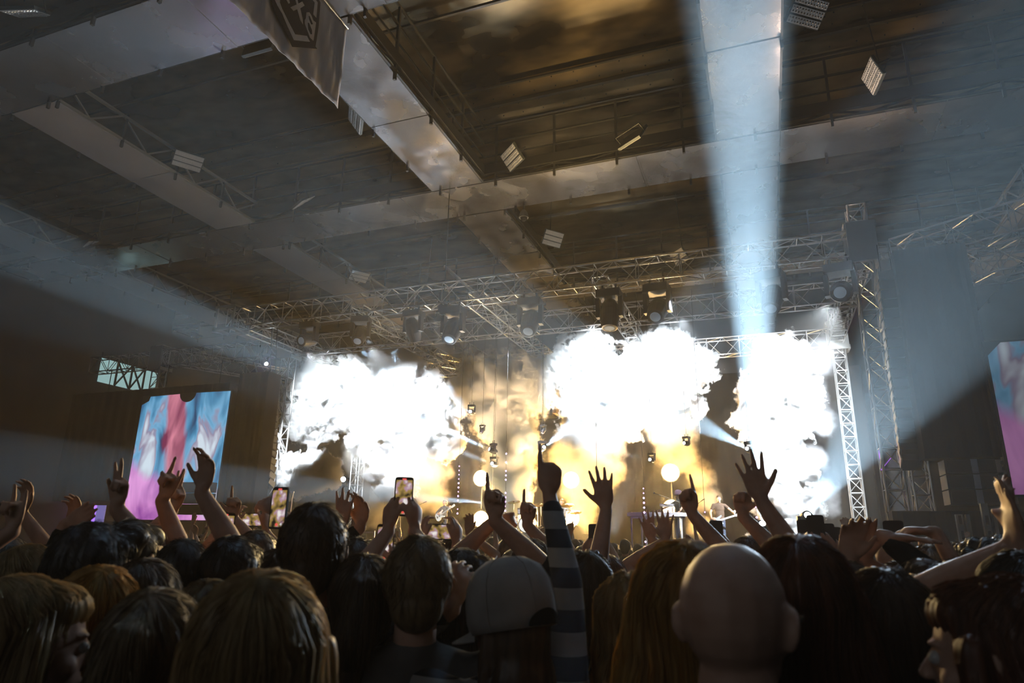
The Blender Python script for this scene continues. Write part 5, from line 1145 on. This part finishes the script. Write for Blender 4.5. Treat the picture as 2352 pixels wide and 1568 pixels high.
for (ox, oy, oz, rr, hh, lb) in ((-.35, .3, .78, .15, .2, 'left rack tom over the bass drum'), (.1, .3, .8, .16, .22, 'right rack tom over the bass drum'), (.75, .55, .42, .21, .38, 'floor tom right of the bass drum'), (-.75, .55, .5, .18, .16, 'snare drum left of the bass drum')):
    drum('tom_drum' if 'tom' in lb else 'snare_drum', (dx.x + ox, 23.6 + oy, R0 + oz), rr, hh, .15, lb)
for (px_, py_, rr, lb) in ((1180, 1152, .24, 'cymbal at the left of the drum kit'), (1206, 1172, .2, 'low cymbal over the bass drum'), (1242, 1158, .24, 'cymbal close to the raised finger arm'), (1303, 1160, .25, 'cymbal right of the drummer'), (1322, 1176, .22, 'lower cymbal right of the drummer')):
    c = at(px_, py_, 1, 24.0); t = thing('cymbal_stand', lb, 'cymbal', (c.x, 24.0, R0)); h_ = c.z - R0
    MB().tube([(0, 0, .25), (0, 0, h_)], .012, 8).tube([(0, 0, .3), (.25, 0, 0)], .01, 6).tube([(0, 0, .3), (-.13, .2, 0)], .01, 6).tube([(0, 0, .3), (-.13, -.2, 0)], .01, 6).build('stand', m_chrome, t)
    MB().lathe([(rr, -.012), (.05, .01), (.03, .03), (.004, .032)], 28, Matrix.Translation((0, 0, h_)) @ Matrix.Rotation(.35, 4, 'X')).build('cymbal', m_brass, t)
make_person(Vector((q.x, Yd + .35, R0 - .52)), 1.78, yaw=math.pi, label='drummer behind the kit, mostly hidden by the raised striped arm', hair='short', hc='dblond', top='white', vox=.011, legs=False,
            arms=(dict(side=1, l=(.32, .32, 1.3), pose='fist', d=(.2, .8, .5), n=(0, 0, -1)), dict(side=-1, l=(-.3, .3, 1.25), pose='fist', d=(-.1, .9, .1), n=(0, 0, -1))))
dt = thing('drum_stool', 'round stool the drummer sits on', 'stool', (q.x, Yd + .35, R0)); MB().lathe([(.16, .32), (.17, .36), (.16, .4)], 20).build('seat', m_fix, dt)
for k in range(3): MB().tube([(0, 0, .32), (.25 * math.cos(k * 2.1), .25 * math.sin(k * 2.1), 0)], .012, 6).build('leg', m_chrome, dt)
# hanging cluster over the middle of the stage
c = at(1248, 905, 1, 26.8); hc_ = thing('hanging_cluster', 'dark boxy fixture cluster hanging between the brown smoke and the arch', 'hanging fixture', (c.x, 26.8, c.z))
MB().box(-.55, .5, -.35, .35, -1.0, -.1).build('lower_box', m_fix, hc_); MB().box(.5, .66, -.3, .3, -.9, 1.0).build('side_plate', m_spk_s, hc_); MB().box(-.45, .4, -.3, .3, 0, .9).build('upper_box', m_spk, hc_)
MB().tube([(0, .17, .9), (0, .17, TZ - .33 - c.z)], .015, 6).tube([(.58, .17, 1.0), (.58, .17, TZ - .33 - c.z)], .015, 6).build('hanging_cable', m_steel, hc_)
# stage rail, stand and ladder frame at the left; violet light is tinted into the rail colour
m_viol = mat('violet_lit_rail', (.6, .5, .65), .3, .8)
a = at(783, 1221, 1, 18.2); b = at(860, 1221, 1, 18.2)
rl = thing('stage_rail', 'low metal rail at the left stage edge behind the raised hands', 'rail', (a.x, 18.2, SZ)); w_ = b.x - a.x; h_ = max(.25, a.z - SZ)
MB().bar((0, 0, h_), (w_, 0, h_), .05, .05).build('top_bar', m_viol, rl)
for k in (0, .5, 1): MB().bar((w_ * k, 0, 0), (w_ * k, 0, h_ + .05), .04, .04).build('post', m_viol, rl)
truss(Vector((at(905, 1235, 1, 25.9).x, 25.9, 1.56)), at(903, 1050, 1, 25.9), 'short upright truss inside the white beam at the left', w=.4, h=.4, up=(0, 1, 0), m=m_alu_d)
a = at(672, 1130, 1, 20.5); ps = thing('tall_stand', 'thin pale stand with a bracket on top beside the left tower', 'stand', (a.x, 20.5, SZ)); h_ = a.z - SZ
MB().tube([(0, 0, 0), (0, 0, h_)], .025, 8).build('pole', m_keys_w, ps); MB().box(-.14, .06, -.02, .02, h_ - .04, h_ + .03).bar((.04, 0, h_), (0, 0, h_ - .25), .03).build('bracket', m_keys_w, ps); MB().lathe([(.18, 0), (.18, .02)], 16).build('base', m_steel, ps)
a = at(787, 1101, 1, 24); wl = moving_head(a, (2, 0, 3), 'round white wash lamp right of the small smoke jet', lit=True, s=1.15, hang=False); MB().tube([(0, 0, -.4), (0, 0, (1.56 - a.z) / 1.15)], .02, 6).build('stand', m_steel, wl)
# crowd barrier in front of the stage
br = thing('crowd_barrier', 'low metal crowd barrier between front row and stage', 'barrier', (-7, 16.5, 0))
MB().bar((-9.5, 0, 1.1), (9.5, 0, 1.1), .06, .06).build('top_rail', m_alu_d, br); MB().box(-9.5, 9.5, .03, .06, .05, 1.05).build('front_panel', m_steel, br)
for k in range(20): MB().bar((-9.5 + k, 0, 0), (-9.5 + k, 0, 1.1), .05, .05).build('post', m_alu_d, br)
